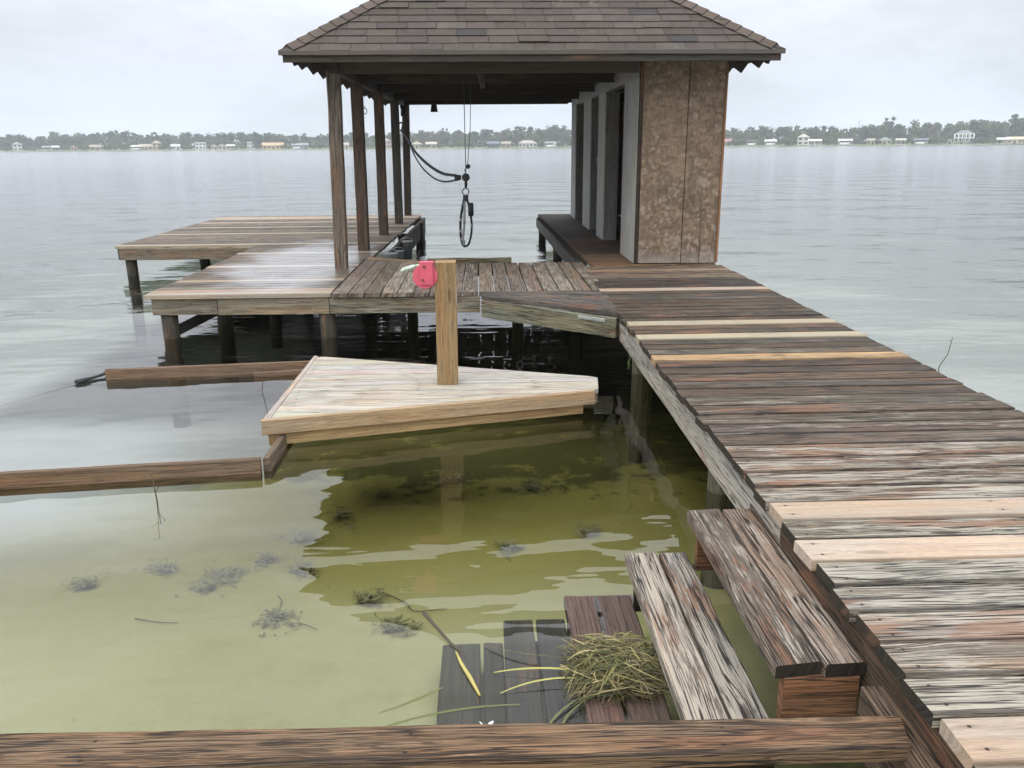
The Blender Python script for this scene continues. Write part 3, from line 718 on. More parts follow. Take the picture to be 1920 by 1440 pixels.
for (ex, ey, rx, ry) in ((EX0, EY0, CX, RY0), (EX1, EY0, CX, RY0), (EX0, EY1, CX, RY1), (EX1, EY1, CX, RY1)):
    a = Vector((ex, ey, EZ)).lerp(Vector((rx, ry, RZ)), .03) - Vector((0, 0, .04)); b = Vector((rx, ry, RZ)) - Vector((0, 0, .06))
    ra.beam(a, b, .04, .15, (0.045, 0.04, 0.033))
ra.build('rafters', M['wood'], bh)
fc = MB()
fc.board((EX0 + .03, EY0 + .012, EZ - .018), (EX1 - .03, EY0 + .012, EZ - .018), (EX1 - .03, EY0 + .012, EZ - .10), (EX0 + .03, EY0 + .012, EZ - .10), .02, (0.06, 0.052, 0.045), 0, .6, dn=(0, 1, 0), n=6, jit=.004)
fc.build('fascia', M['wood'], bh); fc = MB()
fc.board((EX0 + .03, EY1 - .012, EZ - .018), (EX1 - .03, EY1 - .012, EZ - .018), (EX1 - .03, EY1 - .012, EZ - .10), (EX0 + .03, EY1 - .012, EZ - .10), .02, (0.06, 0.052, 0.045), 0, .6, dn=(0, -1, 0), n=2)
fc.build('fascia', M['wood'], bh)
de = MB()
de.board((EX0 - .005, EY0 - .012, EZ + .010), (EX1 + .005, EY0 - .012, EZ + .010), (EX1 + .005, EY0 - .012, EZ - .035), (EX0 - .005, EY0 - .012, EZ - .035), .012, (1, 1, 1), dn=(0, 1, 0), n=10, jit=.005)
de.build('drip_edge', M['trim'], bh)
# header beams and ties
hd = MB(); DK = (0.045, 0.038, 0.032)
hd.beam((-1.50, 9.28, 2.62), (-1.42, 16.75, 2.62), .09, .14, DK, age=.2); hd.build('wall_plate', M['wood'], bh); hd = MB(); hd.beam((2.62, 9.45, 2.62), (2.62, 16.7, 2.62), .09, .12, DK, age=.2)
hd.build('wall_plate', M['wood'], bh)
for k, ty in enumerate((9.42, 11.05, 12.9, 14.85, 16.62)):
    t_ = MB(); t_.beam((-1.44, ty, 2.615), (1.72, ty, 2.615), .045, .125 if k else .14, DK if k else (0.075, 0.062, 0.05), age=.25, n=4, jit=.004); t_.build('tie_beam', M['wood'], bh)
kb = MB()
kb.tube([(-0.02, 9.44, 2.60), (0.0, 9.47, 2.55), (0.05, 9.7, 2.44), (0.06, 10.0, 2.38)], [.03, .035, .035, .03], (0.07, 0.06, 0.05), 8); kb.build('curved_brace', M['wood'], bh)
# roof posts
ptone = ((0.155, 0.125, 0.10), (0.10, 0.072, 0.055), (0.085, 0.07, 0.06), (0.065, 0.066, 0.058), (0.06, 0.05, 0.042))
for (x, y, lean, w_), tn in zip(((-1.565, 9.43, .045, .135), (-1.53, 11.07, .02, .14), (-1.475, 12.95, .02, .135), (-1.42, 14.9, .01, .135), (-1.41, 16.7, .04, .13)), ptone):
    p = MB(); p.post(x, y, DZ - .01, 2.50, w_, tn, 0.12, 0.75, n=16, jit=.006, top=(lean, 0)); p.build('post', M['wood'], bh)
# storage room: strand board front, painted inner wall with three doorways
HX0, HX1, HY0, HY1 = 1.735, 2.69, 9.36, 16.1
w1 = MB()
w1.board((HX0 + .045, HY0, 2.60), (HX0 + .045, HY0, DZ + .012), (2.262, HY0, DZ + .012), (2.268, HY0, 2.60), .018, (1, 1, 1), dn=(0, 1, 0), n=1, ch=.001)
w1.build('strand_board_wall', M['osb'], bh); w1 = MB()
w1.board((2.277, HY0 + .002, 2.60), (2.271, HY0 + .002, DZ + .008), (HX1 - .035, HY0 + .002, DZ + .008), (HX1 - .03, HY0 + .002, 2.60), .018, (1, 1, 1), dn=(0, 1, 0), n=1, ch=.001)
w1.build('strand_board_wall', M['osb'], bh)
w1 = MB(); w1.board((2.47, HY0 - .002, 1.15), (2.47, HY0 - .002, DZ + .02), (2.476, HY0 - .002, DZ + .02), (2.474, HY0 - .002, 1.15), .004, (0.01, 0.01, 0.01), dn=(0, 1, 0)); w1.build('board_seam', M['black'], bh)
w1 = MB(); w1.board((HX1 - .030, HY0 - .004, 2.55), (HX1 - .033, HY0 - .004, DZ + .01), (HX1, HY0 - .004, DZ + .01), (HX1, HY0 - .004, 2.55), .03, (0.25, 0.135, 0.068), 0, .6, dn=(0, 1, 0), n=8, jit=.003); w1.build('corner_trim', M['wood'], bh, label='orange-brown corner strip')
PW = (0.34, 0.35, 0.345)
w1 = MB(); w1.board((HX0 + .001, HY0 + .006, 2.60), (HX0 + .001, HY0 + .006, DZ + .01), (HX0 + .043, HY0 + .006, DZ + .01), (HX0 + .043, HY0 + .006, 2.60), .02, (0.05, 0.033, 0.024), dn=(0, 1, 0), n=4); w1.build('corner_trim', M['wood'], bh)
segs = ((HY0 + .03, 10.32), (11.84, 12.52), (13.34, 14.24), (15.38, HY1))
for a, b in segs:
    ya = a; wi = MB()
    while ya < b - .01:
        yb = min(ya + .30, b)
        wi.board((HX0, ya + .001, 2.42), (HX0, ya + .001, DZ + .006), (HX0, yb - .001, DZ + .006), (HX0, yb - .001, 2.42), .10, vary(PW, .05), .25, .35, dn=(1, 0, 0), n=3, ch=.002); ya = yb
    wi.build('inner_wall', M['wood'], bh)
wi = MB(); wi.board((HX0 - .003, HY0 + .03, 2.60), (HX0 - .003, HY1, 2.60), (HX0 - .003, HY1, 2.42), (HX0 - .003, HY0 + .03, 2.42), .10, (0.26, 0.265, 0.26), .2, .4, dn=(1, 0, 0), n=4); wi.build('door_header', M['wood'], bh)
for (a, b) in ((10.32, 11.84), (12.52, 13.34), (14.24, 15.38)):
    dj = MB(); dj.board((HX0 + .012, b - .035, 2.42), (HX0 + .012, b - .035, DZ + .006), (HX0 + .19, b - .035, DZ + .006), (HX0 + .19, b - .035, 2.42), .03, (0.20, 0.205, 0.195), .1, .4, dn=(0, 1, 0), n=3)
    dj.build('door_jamb', M['wood'], bh)
dr = MB(); dr.board((HX0 + .06, 12.56, 2.38), (HX0 + .06, 12.56, DZ + .03), (HX0 + .10, 13.0, DZ + .03), (HX0 + .10, 13.0, 2.38), .035, (0.085, 0.088, 0.085), .0, .4, dn=(1, 0, 0), n=3)
do = dr.build('door', M['wood'], bh, label='grey door standing ajar in the middle doorway')
kn = MB(); kn.box((HX0 + .045, 12.64, 1.75), (.02, .04, .16), (0.3, 0.3, 0.3)); kn.build('latch', M['steel'], do); kn = MB(); kn.box((HX0 + .03, 12.64, 1.52), (.04, .05, .05), (0.2, .2, .2)); kn.build('handle', M['steel'], do)
ow = MB(); ow.board((HX1, HY0 + .03, 2.60), (HX1, HY0 + .03, DZ + .006), (HX1, HY1, DZ + .006), (HX1, HY1, 2.60), .02, (0.15, 0.10, 0.07), 0, .6, dn=(-1, 0, 0), n=3); ow.build('outer_wall', M['wood'], bh)
ow = MB(); ow.board((HX0 + .1, HY1, 2.60), (HX0 + .1, HY1, DZ + .006), (HX1 - .02, HY1, DZ + .006), (HX1 - .02, HY1, 2.60), .02, (0.15, 0.10, 0.07), 0, .6, dn=(0, -1, 0), n=3); ow.build('back_wall', M['wood'], bh)

# catwalk inside the boathouse (same deck level)
cw = thing('catwalk', 'narrow brown plank catwalk along the doors of the storage room inside the boathouse', 'walkway', (1.9, 12.5, DZ))
d = MB(); y = 9.36
def cx(y): return 1.225 + 0.035 * (1 - (y - 9.4) / 3) if y < 12.4 else 1.225 - 0.075 * ((y - 12.4) / 4.1) ** 1.3
k = 0
while y < 16.6:
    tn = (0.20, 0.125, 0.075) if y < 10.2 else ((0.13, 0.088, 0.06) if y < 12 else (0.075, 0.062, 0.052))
    d.board((cx(y) + rnd.uniform(-.008, .008), y, DZ), (2.67, y, DZ), (2.67, y + .147, DZ), (cx(y + .15), y + .147, DZ), .038, vary(tn, .12), .05, .8, n=5, jit=.002)
    y += .152
d.build('decking', M['wood'], cw)
f_ = MB(); f_.board((1.19, 9.5, .34), (1.10, 16.45, .37), (1.10, 16.45, .20), (1.19, 9.5, .16), .05, (0.10, 0.10, 0.095), .15, .9, dn=(1, 0, 0), n=10, jit=.006); f_.build('side_beam', M['wood'], cw)
yy = 9.8
while yy < 16.2:
    nt = MB(); nt.box((cx(yy) - .025, yy, .385), (.05, .04, .05), (0.04, 0.037, 0.032)); yy += .20
    nt.build('joist_end', M['wood'], cw)
for (x, y) in ((1.24, 10.5), (1.22, 13.2), (1.2, 16.2), (2.55, 13), (2.55, 16.2)): piling(x, y, .075, cw, top=.32, tone=(0.04, 0.038, 0.03))

# ------------------------------------------------------------------ triangular platform with its post
pf = thing('triangular_platform', 'pale bleached triangular plank platform sitting just above the water', 'platform', (-0.5, 5.4, 0.18))
PZ = 0.18
def xr_(y):
    xb = (6.29 - y) / 0.352 - 1.3; xf = (y - 4.70) / 0.243 - 1.31
    return min(xb, xf, 0.80 + (y - 5.55) * .12)
d = MB(); y = 4.74; ks = [4.74]
while y < 6.24:
    y2 = min(y + .139, 6.26)
    cuts = sorted([y] + [c for c in (5.25, 5.53) if y + .02 < c < y2 - .02] + [y2])
    sd_ = rnd.random(); tn = vary(BLEACH, .07)
    for a, b in zip(cuts[:-1], cuts[1:]):
        d.board((-1.265, a + (.0 if a != y else .0), PZ), (max(xr_(a), -1.24), a, PZ), (max(xr_(b), -1.24), b - (.003 if b == y2 else 0), PZ), (-1.265, b - (.003 if b == y2 else 0), PZ), .03, tn, .35, .42, seed=sd_, n=8, ch=.002)
    y = y2
d.build('decking', M['wood'], pf)
t_ = MB(); t_.board((-1.31, 4.70, PZ + .002), (-1.30, 6.29, PZ + .002), (-1.268, 6.28, PZ + .002), (-1.268, 4.71, PZ + .002), .085, (0.38, 0.33, 0.29), .2, .4, n=4); t_.build('edge_board', M['wood'], pf)
t_ = MB(); t_.board((-1.31, 4.695, PZ + .003), (0.735, 5.192, PZ + .003), (0.735, 5.192, PZ - .088), (-1.31, 4.695, PZ - .088), .036, (0.33, 0.245, 0.155), .25, .35, dn=(-.236, .97, 0), n=10, jit=.003); t_.build('fascia_board', M['wood'], pf)
t_ = MB(); t_.board((-1.285, 4.735, PZ - .092), (0.66, 5.21, PZ - .090), (0.66, 5.21, PZ - .158), (-1.285, 4.735, PZ - .168), .036, (0.34, 0.235, 0.12), .1, .4, dn=(-.236, .97, 0), n=10, jit=.004); t_.build('frame_board', M['wood'], pf)
t_ = MB(); t_.board((-1.28, 6.27, PZ - .033), (0.78, 5.545, PZ - .033), (0.78, 5.545, PZ - .15), (-1.28, 6.27, PZ - .15), .036, TAN, 0, .5, dn=(-.3, -.95, 0), n=4)
t_.build('frame_board', M['wood'], pf); t_ = MB()
t_.board((0.76, 5.26, PZ - .034), (0.79, 5.52, PZ - .034), (0.79, 5.52, PZ - .10), (0.76, 5.26, PZ - .10), .036, TAN, 0, .5, dn=(-1, 0, 0)); t_.build('frame_board', M['wood'], pf)
for (x, y) in (): 
    m_ = MB(); m_.post(x, y, bed_z(x, y) - .1, 0.08, .09, (0.1, 0.085, 0.05), n=3); m_.build('leg', M['wood'], pf)

mp = thing('timber_post', 'square tan timber post standing on the triangular platform with the red winch on its side', 'post', (-0.232, 5.47, PZ))
p = MB(); p.post(-0.237, 5.475, PZ + .001, 1.005, .137, (0.26, 0.18, 0.095), 0.05, .38, n=14, jit=.003, top=(.006, 0)); p.build('post_shaft', M['wood'], mp)
p = MB(); p.board((-0.165, 5.40, .99), (-0.165, 5.55, .99), (-0.163, 5.55, .72), (-0.163, 5.40, .72), .004, (0.42, 0.34, 0.24), 0, .6, dn=(-1, 0, 0), n=12, jit=.004); p.build('split_edge', M['wood'], mp)

wn_ = thing('hand_winch', 'faded red hand winch with a round cover bolted to the top of the timber post', 'winch', (-0.35, 5.42, 0.92))
p = MB(); p.board((-.395, 5.385, 1.010), (-.395, 5.385, .868), (-.303, 5.385, .865), (-.303, 5.385, 1.008), .006, (1, 1, 1), dn=(0, 1, 0), ch=.002)
p.board((-.306, 5.385, 1.008), (-.306, 5.385, .865), (-.306, 5.46, .865), (-.306, 5.46, 1.008), .004, (1, 1, 1), dn=(-1, 0, 0), ch=.001)
p.board((-.395, 5.385, 1.012), (-.306, 5.385, 1.012), (-.306, 5.46, 1.012), (-.395, 5.46, 1.012), .005, (1, 1, 1)); p.build('bracket', M['red'], wn_)
p = MB(); cxw, czw, rw = -0.362, 0.918, 0.080
p.tube([(cxw, 5.398, czw), (cxw, 5.400, czw), (cxw, 5.425, czw)], [rw * .97, rw, rw], (1, 1, 1), 40); p.build('round_cover', M['red'], wn_)
p = MB(); p.tube([(cxw, 5.425, czw), (cxw, 5.455, czw)], .045, (1, 1, 1), 20); p.build('drum', M['steel'], wn_)
for (x, z) in ((-.366, .985), (-.378, .897)):
    p = MB(); p.tube([(x, 5.374, z), (x, 5.386, z)], .0085, (1, 1, 1), 8); p.build('bolt', M['rust'], wn_)
p = MB(); p.tube([(-.39, 5.43, .992), (-.43, 5.43, .982)], .007, (1, 1, 1), 8); p.tube([(-.428, 5.43, .982), (-.50, 5.43, .962)], [.013, .013], (1, 1, 1), 10); p.tube([(-.50, 5.43, .962), (-.52, 5.42, .952)], [.013, .005], (1, 1, 1), 8); p.build('handle', M['grip'], wn_)

# ------------------------------------------------------------------ floating / half sunk timbers
b_ = MB(); b_.beam((-4.3, 4.02, .085), (-1.235, 4.345, .085), .042, .125, (0.155, 0.108, 0.072), .0, .55, n=16, jit=.004)
o = b_.build('sunken_beam', M['wood']); tag(o, 'long brown half-sunk beam entering from the left edge of the photo towards the platform', 'beam')
b_ = MB(); b_.beam((-1.205, 4.36, .075), (-1.21, 6.45, .075), .04, .12, (0.14, 0.105, 0.075), .0, .6, n=10, jit=.004)
o = b_.build('sunken_board', M['wood']); tag(o, 'short dark board running back under the left edge of the platform', 'board')
b_ = MB(); b_.beam((-2.93, 6.36, .082), (-1.24, 6.53, .082), .045, .10, (0.165, 0.112, 0.075), .0, .5, n=12, jit=.004)
o = b_.build('sunken_beam', M['wood']); tag(o, 'reddish half-sunk beam lying behind the platform at its left', 'beam')
b_ = MB(); b_.beam((-1.80, 6.38, .028), (-1.25, 6.42, .045), .05, .07, (0.15, 0.10, 0.068), .0, .5, n=6, jit=.004)
o = b_.build('sunken_board', M['wood']); tag(o, 'short low board lying against the beam behind the platform', 'board')
b_ = MB(); b_.tube([(-3.11, 6.24, .012), (-3.08, 6.29, .016), (-3.04, 6.37, .014), (-2.99, 6.44, .022), (-2.965, 6.49, .03), (-2.955, 6.51, .03)], [.022, .018, .011, .012, .018, .014], (0.01, .01, .01), 10)
o = b_.build('floating_float', M['black']); tag(o, 'small black dumbbell-shaped float on the water past the end of the back beam', 'float')
b_ = MB(); b_.tube([(-4.2, 4.55, .001), (-3.7, 5.2, .002), (-3.35, 5.8, .001), (-3.10, 6.25, .003)], .0022, (1, 1, 1), 5)
o = b_.build('float_line', M['cord']); tag(o, 'thin pale line trailing on the water from the black float', 'cord')

# foreground beam
b_ = MB()
b_.board((-2.6, 1.70, .312), (1.03, 1.665, .312), (1.06, 1.785, .312), (-2.6, 1.85, .312), .040, (0.165, 0.108, 0.066), .20, 1.0, n=40, jit=.005, ch=.005)
o = b_.build('foreground_beam', M['wood']); tag(o, 'thick brown stained timber crossing the bottom of the photo in front of the steps', 'beam')

# ------------------------------------------------------------------ water steps
st = thing('water_steps', 'weathered wooden steps leading from the walkway down into the water', 'steps', (0.6, 2.5, 0.0))
def tread(z, xs_, ya, yb, tones, wh, th=.042, age=1.0, label=None):
    m_ = MB()
    for (xa, xb), tn in zip(xs_, tones):
        m_.board((xa, ya + rnd.uniform(-.012, .012), z), (xa, yb + rnd.uniform(-.01, .01), z), (xb, yb, z), (xb, ya + rnd.uniform(-.01, .01), z), th, tn, wh, age, n=34, jit=.0055, ch=.006, end=(0.022, 0.019, 0.016))
    return m_.build('tread', M['wood'], st, label=label)
tread(.305, ((.818, .955), (.963, 1.081)), 2.025, 3.07, ((0.15, 0.12, 0.095), (0.24, 0.19, 0.155)), .40, label='topmost tread')
m_ = MB(); m_.board((1.086, 2.06, .318), (1.086, 3.10, .318), (1.13, 3.10, .318), (1.13, 2.06, .318), .045, (0.115, 0.095, 0.08), .3, n=24, jit=.004); m_.build('tread_strip', M['wood'], st)
tread(.135, ((.566, .694), (.704, .815)), 1.95, 3.03, ((0.24, 0.19, 0.15), (0.17, 0.155, 0.14)), .66, label='whitish worn tread just above the water')
tread(.004, ((.308, .428), (.438, .575)), 1.86, 2.93, ((0.10, 0.065, 0.055), (0.085, 0.06, 0.05)), .05, age=.6, label='dark wet tread at the water surface')
tread(-.20, ((.068, .195), (.208, .328)), 1.9, 3.10, ((0.055, 0.055, 0.052), (0.05, 0.052, 0.05)), .0, age=.5, label='drowned tread below the surface')
tread(-.36, ((-.196, -.03), (-.015, .07)), 1.9, 3.18, ((0.06, 0.06, 0.052), (0.055, 0.057, 0.05)), .0, age=.5, label='lowest drowned tread')
for yy_ in (2.015, 2.975):
    m_ = MB(); m_.board((.845, yy_, .262), (1.065, yy_, .262), (1.065, yy_, .08), (.845, yy_, .08), .035, (0.17, 0.088, 0.048), .0, .8, dn=(0, 1, 0), n=3, jit=.003)
    m_.build('riser_support', M['wood'], st); m_ = MB(); m_.board((.60, yy_, .092), (.84, yy_, .092), (.84, yy_, -.10), (.60, yy_, -.10), .035, (0.06, 0.045, 0.035), .0, .8, dn=(0, 1, 0), n=3, jit=.003)
    m_.build('riser_support', M['wood'], st); m_ = MB(); m_.board((.33, yy_, -.04), (.595, yy_, -.04), (.595, yy_, -.30), (.33, yy_, -.30), .035, (0.045, 0.04, 0.035), .0, .8, dn=(0, 1, 0), n=3)
    m_.build('riser_support', M['wood'], st); m_ = MB(); m_.board((.08, yy_, -.245), (.325, yy_, -.245), (.325, yy_, -.45), (.08, yy_, -.45), .035, (0.045, 0.04, 0.035), .0, .8, dn=(0, 1, 0), n=3)
    m_.build('riser_support', M['wood'], st)

# ------------------------------------------------------------------ hanging gear
def top(name, m_, mat, label, cat, group=None):
    o = m_.build(name, mat); return tag(o, label, cat, group)
top('hoist_cable', MB().tube([(-.173, 11.1, 2.49), (-.170, 11.1, 1.42)], .006, n=6), M['cable'], 'straight thick grey hoist cable ending at the lower pulley', 'cable')
top('hoist_cable', MB().tube([(-.090, 11.1, 2.49), (-.093, 11.1, 2.2), (-.105, 11.1, 1.9), (-.135, 11.1, 1.62), (-.138, 11.1, 1.53)], .005, n=6), M['cable'], 'thin slack grey cable ending at the small upper pulley', 'cable')
def pulley(name, c, r, rz, label):
    t_ = thing(name, label, 'pulley', c)
    MB().tube([(c[0], c[1] - .025, c[2]), (c[0], c[1] - .02, c[2]), (c[0], c[1] + .02, c[2]), (c[0], c[1] + .025, c[2])], [r * .85, r, r, r * .85], n=20).build('cheek', M['black'], t_)
    MB().tube([(c[0], c[1], c[2] + r * .9), (c[0] - .01, c[1], c[2] + r * 1.9), (c[0] + .005, c[1], c[2] + r * 2.1)], r * .16, n=6).build('shackle', M['cable'], t_)
    return t_
pulley('pulley', (-.139, 11.1, 1.478), .031, 0, 'small upper black pulley on the slack cable')
t_ = pulley('pulley', (-.172, 11.1, 1.342), .052, 0, 'larger lower black pulley above the steel ring')
MB().tube([(-.170, 11.1, 1.30), (-.172, 11.1, 1.26), (-.174, 11.1, 1.21)], [.016, .02, .014], n=8).build('swivel', M['black'], t_)
ring = []
for k in range(25):
    a = 2 * math.pi * k / 24; ring.append((-.178 + .042 * math.cos(a), 11.1 + .01 * math.sin(a), 1.160 + .044 * math.sin(a)))
top('steel_ring', MB().tube(ring, .0075, n=8), M['cable'], 'dark steel ring hanging below the lower pulley', 'ring')
hn = thing('lifting_harness', 'mottled black lifting harness of rope loops hanging from the steel ring', 'harness', (-.18, 11.1, 1.1))
def rope(pts, r, name, mat, fleck=True):
    # smooth the path
    P = [Vector(p) for p in pts]; out = []
    for k in range(len(P) - 1):
        p0, p1, p2, p3 = P[max(k - 1, 0)], P[k], P[k + 1], P[min(k + 2, len(P) - 1)]
        for s_ in range(6):
            t = s_ / 6
            out.append(0.5 * ((2 * p1) + (p2 - p0) * t + (2 * p0 - 5 * p1 + 4 * p2 - p3) * t * t + (3 * p1 - p0 - 3 * p2 + p3) * t ** 3))
    out.append(P[-1])
    m_ = MB(); m_.tube(out, [r * (1 + .12 * math.sin(k * 2.1)) for k in range(len(out))], n=8); return m_.build(name, mat, hn)
rope([(-.185, 11.1, 1.11), (-.215, 11.09, 1.0), (-.245, 11.09, .85), (-.258, 11.09, .70), (-.252, 11.09, .56), (-.225, 11.09, .47), (-.19, 11.1, .455)], .016, 'rope_loop', M['navy'])
rope([(-.19, 11.1, .455), (-.15, 11.1, .49), (-.115, 11.1, .62), (-.108, 11.1, .76), (-.125, 11.1, .90), (-.15, 11.1, 1.02), (-.17, 11.1, 1.11)], .014, 'rope_loop', M['navy'])
rope([(-.185, 11.07, 1.10), (-.195, 11.07, 1.0), (-.20, 11.07, .86), (-.21, 11.07, .70), (-.225, 11.07, .56), (-.215, 11.07, .47)], .015, 'rope_loop', M['ropelight'])
MB().box((-.178, 11.08, 1.075), (.07, .05, .075)).build('clasp', M['black'], hn)
MB().tube([(-.115, 11.08, 1.02), (-.115, 11.08, 1.01), (-.115, 11.08, .86), (-.115, 11.08, .85)], [.030, .038, .038, .03], n=10).build('buckle_block', M['black'], hn)
for (x, z) in ((-.25, .80), (-.256, .66), (-.2, .78), (-.108, .72), (-.24, .55), (-.215, .52)):
    MB().tube([(x - .004, 11.072, z - .018), (x + .004, 11.072, z + .018)], .019, n=8).build('white_band', M['ropelight'], hn)
sl_ = thing('hanging_sling', 'black doubled strap sagging from a hook on the fourth post to the lower pulley', 'strap', (-.8, 12.5, 1.7))
sp = [(-1.30, 14.72, 2.00), (-1.16, 14.3, 1.86), (-1.03, 13.6, 1.70), (-.86, 12.9, 1.56), (-.66, 12.2, 1.44), (-.48, 11.6, 1.375), (-.33, 11.25, 1.365), (-.245, 11.12, 1.350)]
def ribbon(pts, w_, t, name):
    m_ = MB(); P = [Vector(p) for p in pts]
    for k in range(len(P) - 1): pass
    m_.tube(P, [w_] * len(P), n=6); return m_.build(name, M['navy'], sl_)
def cat(P, n=6):
    P = [Vector(p) for p in P]; out = []
    for k in range(len(P) - 1):
        p0, p1, p2, p3 = P[max(k - 1, 0)], P[k], P[k + 1], P[min(k + 2, len(P) - 1)]
        for s_ in range(n):
            t = s_ / n; out.append(0.5 * ((2 * p1) + (p2 - p0) * t + (2 * p0 - 5 * p1 + 4 * p2 - p3) * t * t + (3 * p1 - p0 - 3 * p2 + p3) * t ** 3))
    return out + [P[-1]]
ribbon(cat(sp), .020, 0, 'upper_strap')
sp2 = [(-1.28, 14.7, 1.97), (-1.14, 14.3, 1.80), (-1.01, 13.6, 1.60), (-.85, 12.9, 1.43), (-.66, 12.2, 1.31), (-.50, 11.6, 1.275), (-.36, 11.3, 1.29), (-.25, 11.12, 1.335)]
ribbon(cat(sp2), .012, 0, 'lower_strap')
MB().tube([(-1.34, 14.82, 2.10), (-1.30, 14.80, 2.13), (-1.275, 14.77, 2.09), (-1.29, 14.74, 2.02)], .012, n=6).build('hook', M['black'], sl_)
MB().board((-.33, 11.13, 1.385), (-.235, 11.12, 1.37), (-.235, 11.12, 1.31), (-.31, 11.13, 1.29), .02, (1, 1, 1), dn=(0, 1, 0)).build('end_plate', M['black'], sl_)
rg = []
for k in range(17):
    a = 2 * math.pi * k / 16; rg.append((-1.418 + .022 * math.cos(a), 11.05, 2.165 + .035 * math.sin(a)))
m_ = MB(); m_.tube(rg, .005, n=6); m_.tube([(-1.46, 11.05, 2.22), (-1.415, 11.05, 2.215), (-1.415, 11.05, 2.195)], .005, n=6)
top('iron_ring', m_, M['black'], 'small iron ring hanging on the side of the second roof post', 'ring')
m_ = MB(); m_.tube([(-1.345, 15.3, 2.42), (-1.30, 15.3, 2.37), (-1.30, 15.3, 2.30), (-1.33, 15.3, 2.24)], [.02, .05, .05, .02], n=10); top('round_float', m_, M['black'], 'small dark round fitting high between the last two posts', 'fitting')
bl = thing('hanging_bell', 'small black bell hanging from the far eave inside the boathouse', 'bell', (-.85, 17.05, 2.4))
m_ = MB(); m_.ring_loft([[(-.85 + a * s_, 17.05 + b * s_, z) for a, b in ((-1, -.7), (1, -.7), (1, .7), (-1, .7))] for z, s_ in ((2.53, .045), (2.52, .05), (2.40, .066), (2.375, .068))], (0, 0), (1, 1, 1, 0)); m_.build('bell_body', M['black'], bl)
MB().tube([(-.85, 17.05, 2.52), (-.85, 17.05, 2.58)], .006, n=5).build('hanger', M['black'], bl)
for k, (x, y, z, s_) in enumerate(((-1.15, 10.65, .30, 1.2), (-1.12, 11.5, .26, .9), (-1.10, 12.5, .26, 1.1))):
    m_ = MB(); m_.tube([(x, y, z - .13 * s_), (x, y, z + .10 * s_), (x, y, z + .11 * s_)], [.068 * s_, .088 * s_, .093 * s_], n=18, cap=True)
    t_ = thing('plastic_bucket', ('pale grey plastic bucket nearest the bridge', 'middle grey bucket', 'farthest dark grey bucket')[k] + ' hanging on the inner edge of the left deck', 'bucket', (x, y, z - .15), 'buckets on the inner edge of the left deck')
    m_.build('bucket_body', M['plastic'], t_)
    hp = [(x + .09 * s_ * math.cos(a), y, z + .11 * s_ + .05 * math.sin(a)) for a in [math.pi * q / 8 for q in range(9)]]
    MB().tube(hp, .003, n=5).build('bail_handle', M['steel'], t_)

# ------------------------------------------------------------------ plants, reeds, twigs
def blade(m_, p0, p1, w_, c, bow=0.05, n=5, lift=0.0):
    p0, p1 = Vector(p0), Vector(p1); d_ = p1 - p0; sd_ = Vector((-d_.y, d_.x, 0))
    sd_ = sd_.normalized() if sd_.length > 1e-6 else Vector((1, 0, 0))
    bw = sd_ * rnd.uniform(-bow, bow) + Vector((0, 0, lift)); pts = []; tw = rnd.uniform(-.8, .8)
    for k in range(n + 1):
        t = k / n; p = p0.lerp(p1, t) + bw * (4 * t * (1 - t)); ww = w_ * (0.35 + 0.65 * math.sin(math.pi * (0.12 + 0.83 * t)))
        e = (sd_ * math.cos(tw) + Vector((0, 0, math.sin(tw)))) * ww / 2
        pts.append((p - e, p + e))
    idx = [(m_.vert(a, (*c, 0)), m_.vert(b, (*c, 0))) for a, b in pts]
    for k in range(n): m_.face([idx[k][0], idx[k][1], idx[k + 1][1], idx[k + 1][0]], [(0, 0)] * 4, (0, 0), True)
gp = MB(); GC = ((0.13, 0.125, 0.045), (0.24, 0.205, 0.09), (0.07, 0.085, 0.025), (0.30, 0.25, 0.11), (0.045, 0.052, 0.02), (0.10, 0.085, 0.04), (0.16, 0.16, 0.045), (0.055, 0.04, 0.022), (0.035, 0.035, 0.016), (0.15, 0.11, 0.06))
for k in range(2700):
    while True:
        a, b = rnd.uniform(-1, 1), rnd.uniform(-1, 1)
        if a * a + b * b < 1: break
    px_, py_ = .44 + a * .140, 2.42 + b * .135
    hgt = (1 - (a * a + b * b)) ** .5 * .065 * (0.7 + .6 * mnoise.noise(Vector((px_ * 9, py_ * 9, 0))))
    z = rnd.uniform(.012, .02 + hgt)
    ang = rnd.gauss(-0.25, 0.8) + (math.pi if rnd.random() < .5 else 0); L_ = rnd.uniform(.06, .24)
    q = (px_ + math.cos(ang) * L_, py_ + math.sin(ang) * L_, max(.008, z + rnd.uniform(-.03, .02)))
    if abs(q[0] - .44) > .20 or abs(q[1] - 2.42) > .18: continue
    blade(gp, (px_, py_, z), q, rnd.uniform(.0012, .0048), vary(rnd.choice(GC), .25), .035, 5, rnd.uniform(-.01, .03))
o = gp.build('grass_pile', M['blade']); tag(o, 'matted heap of yellow-green reeds and grass washed onto the steps', 'grass', kind='stuff')
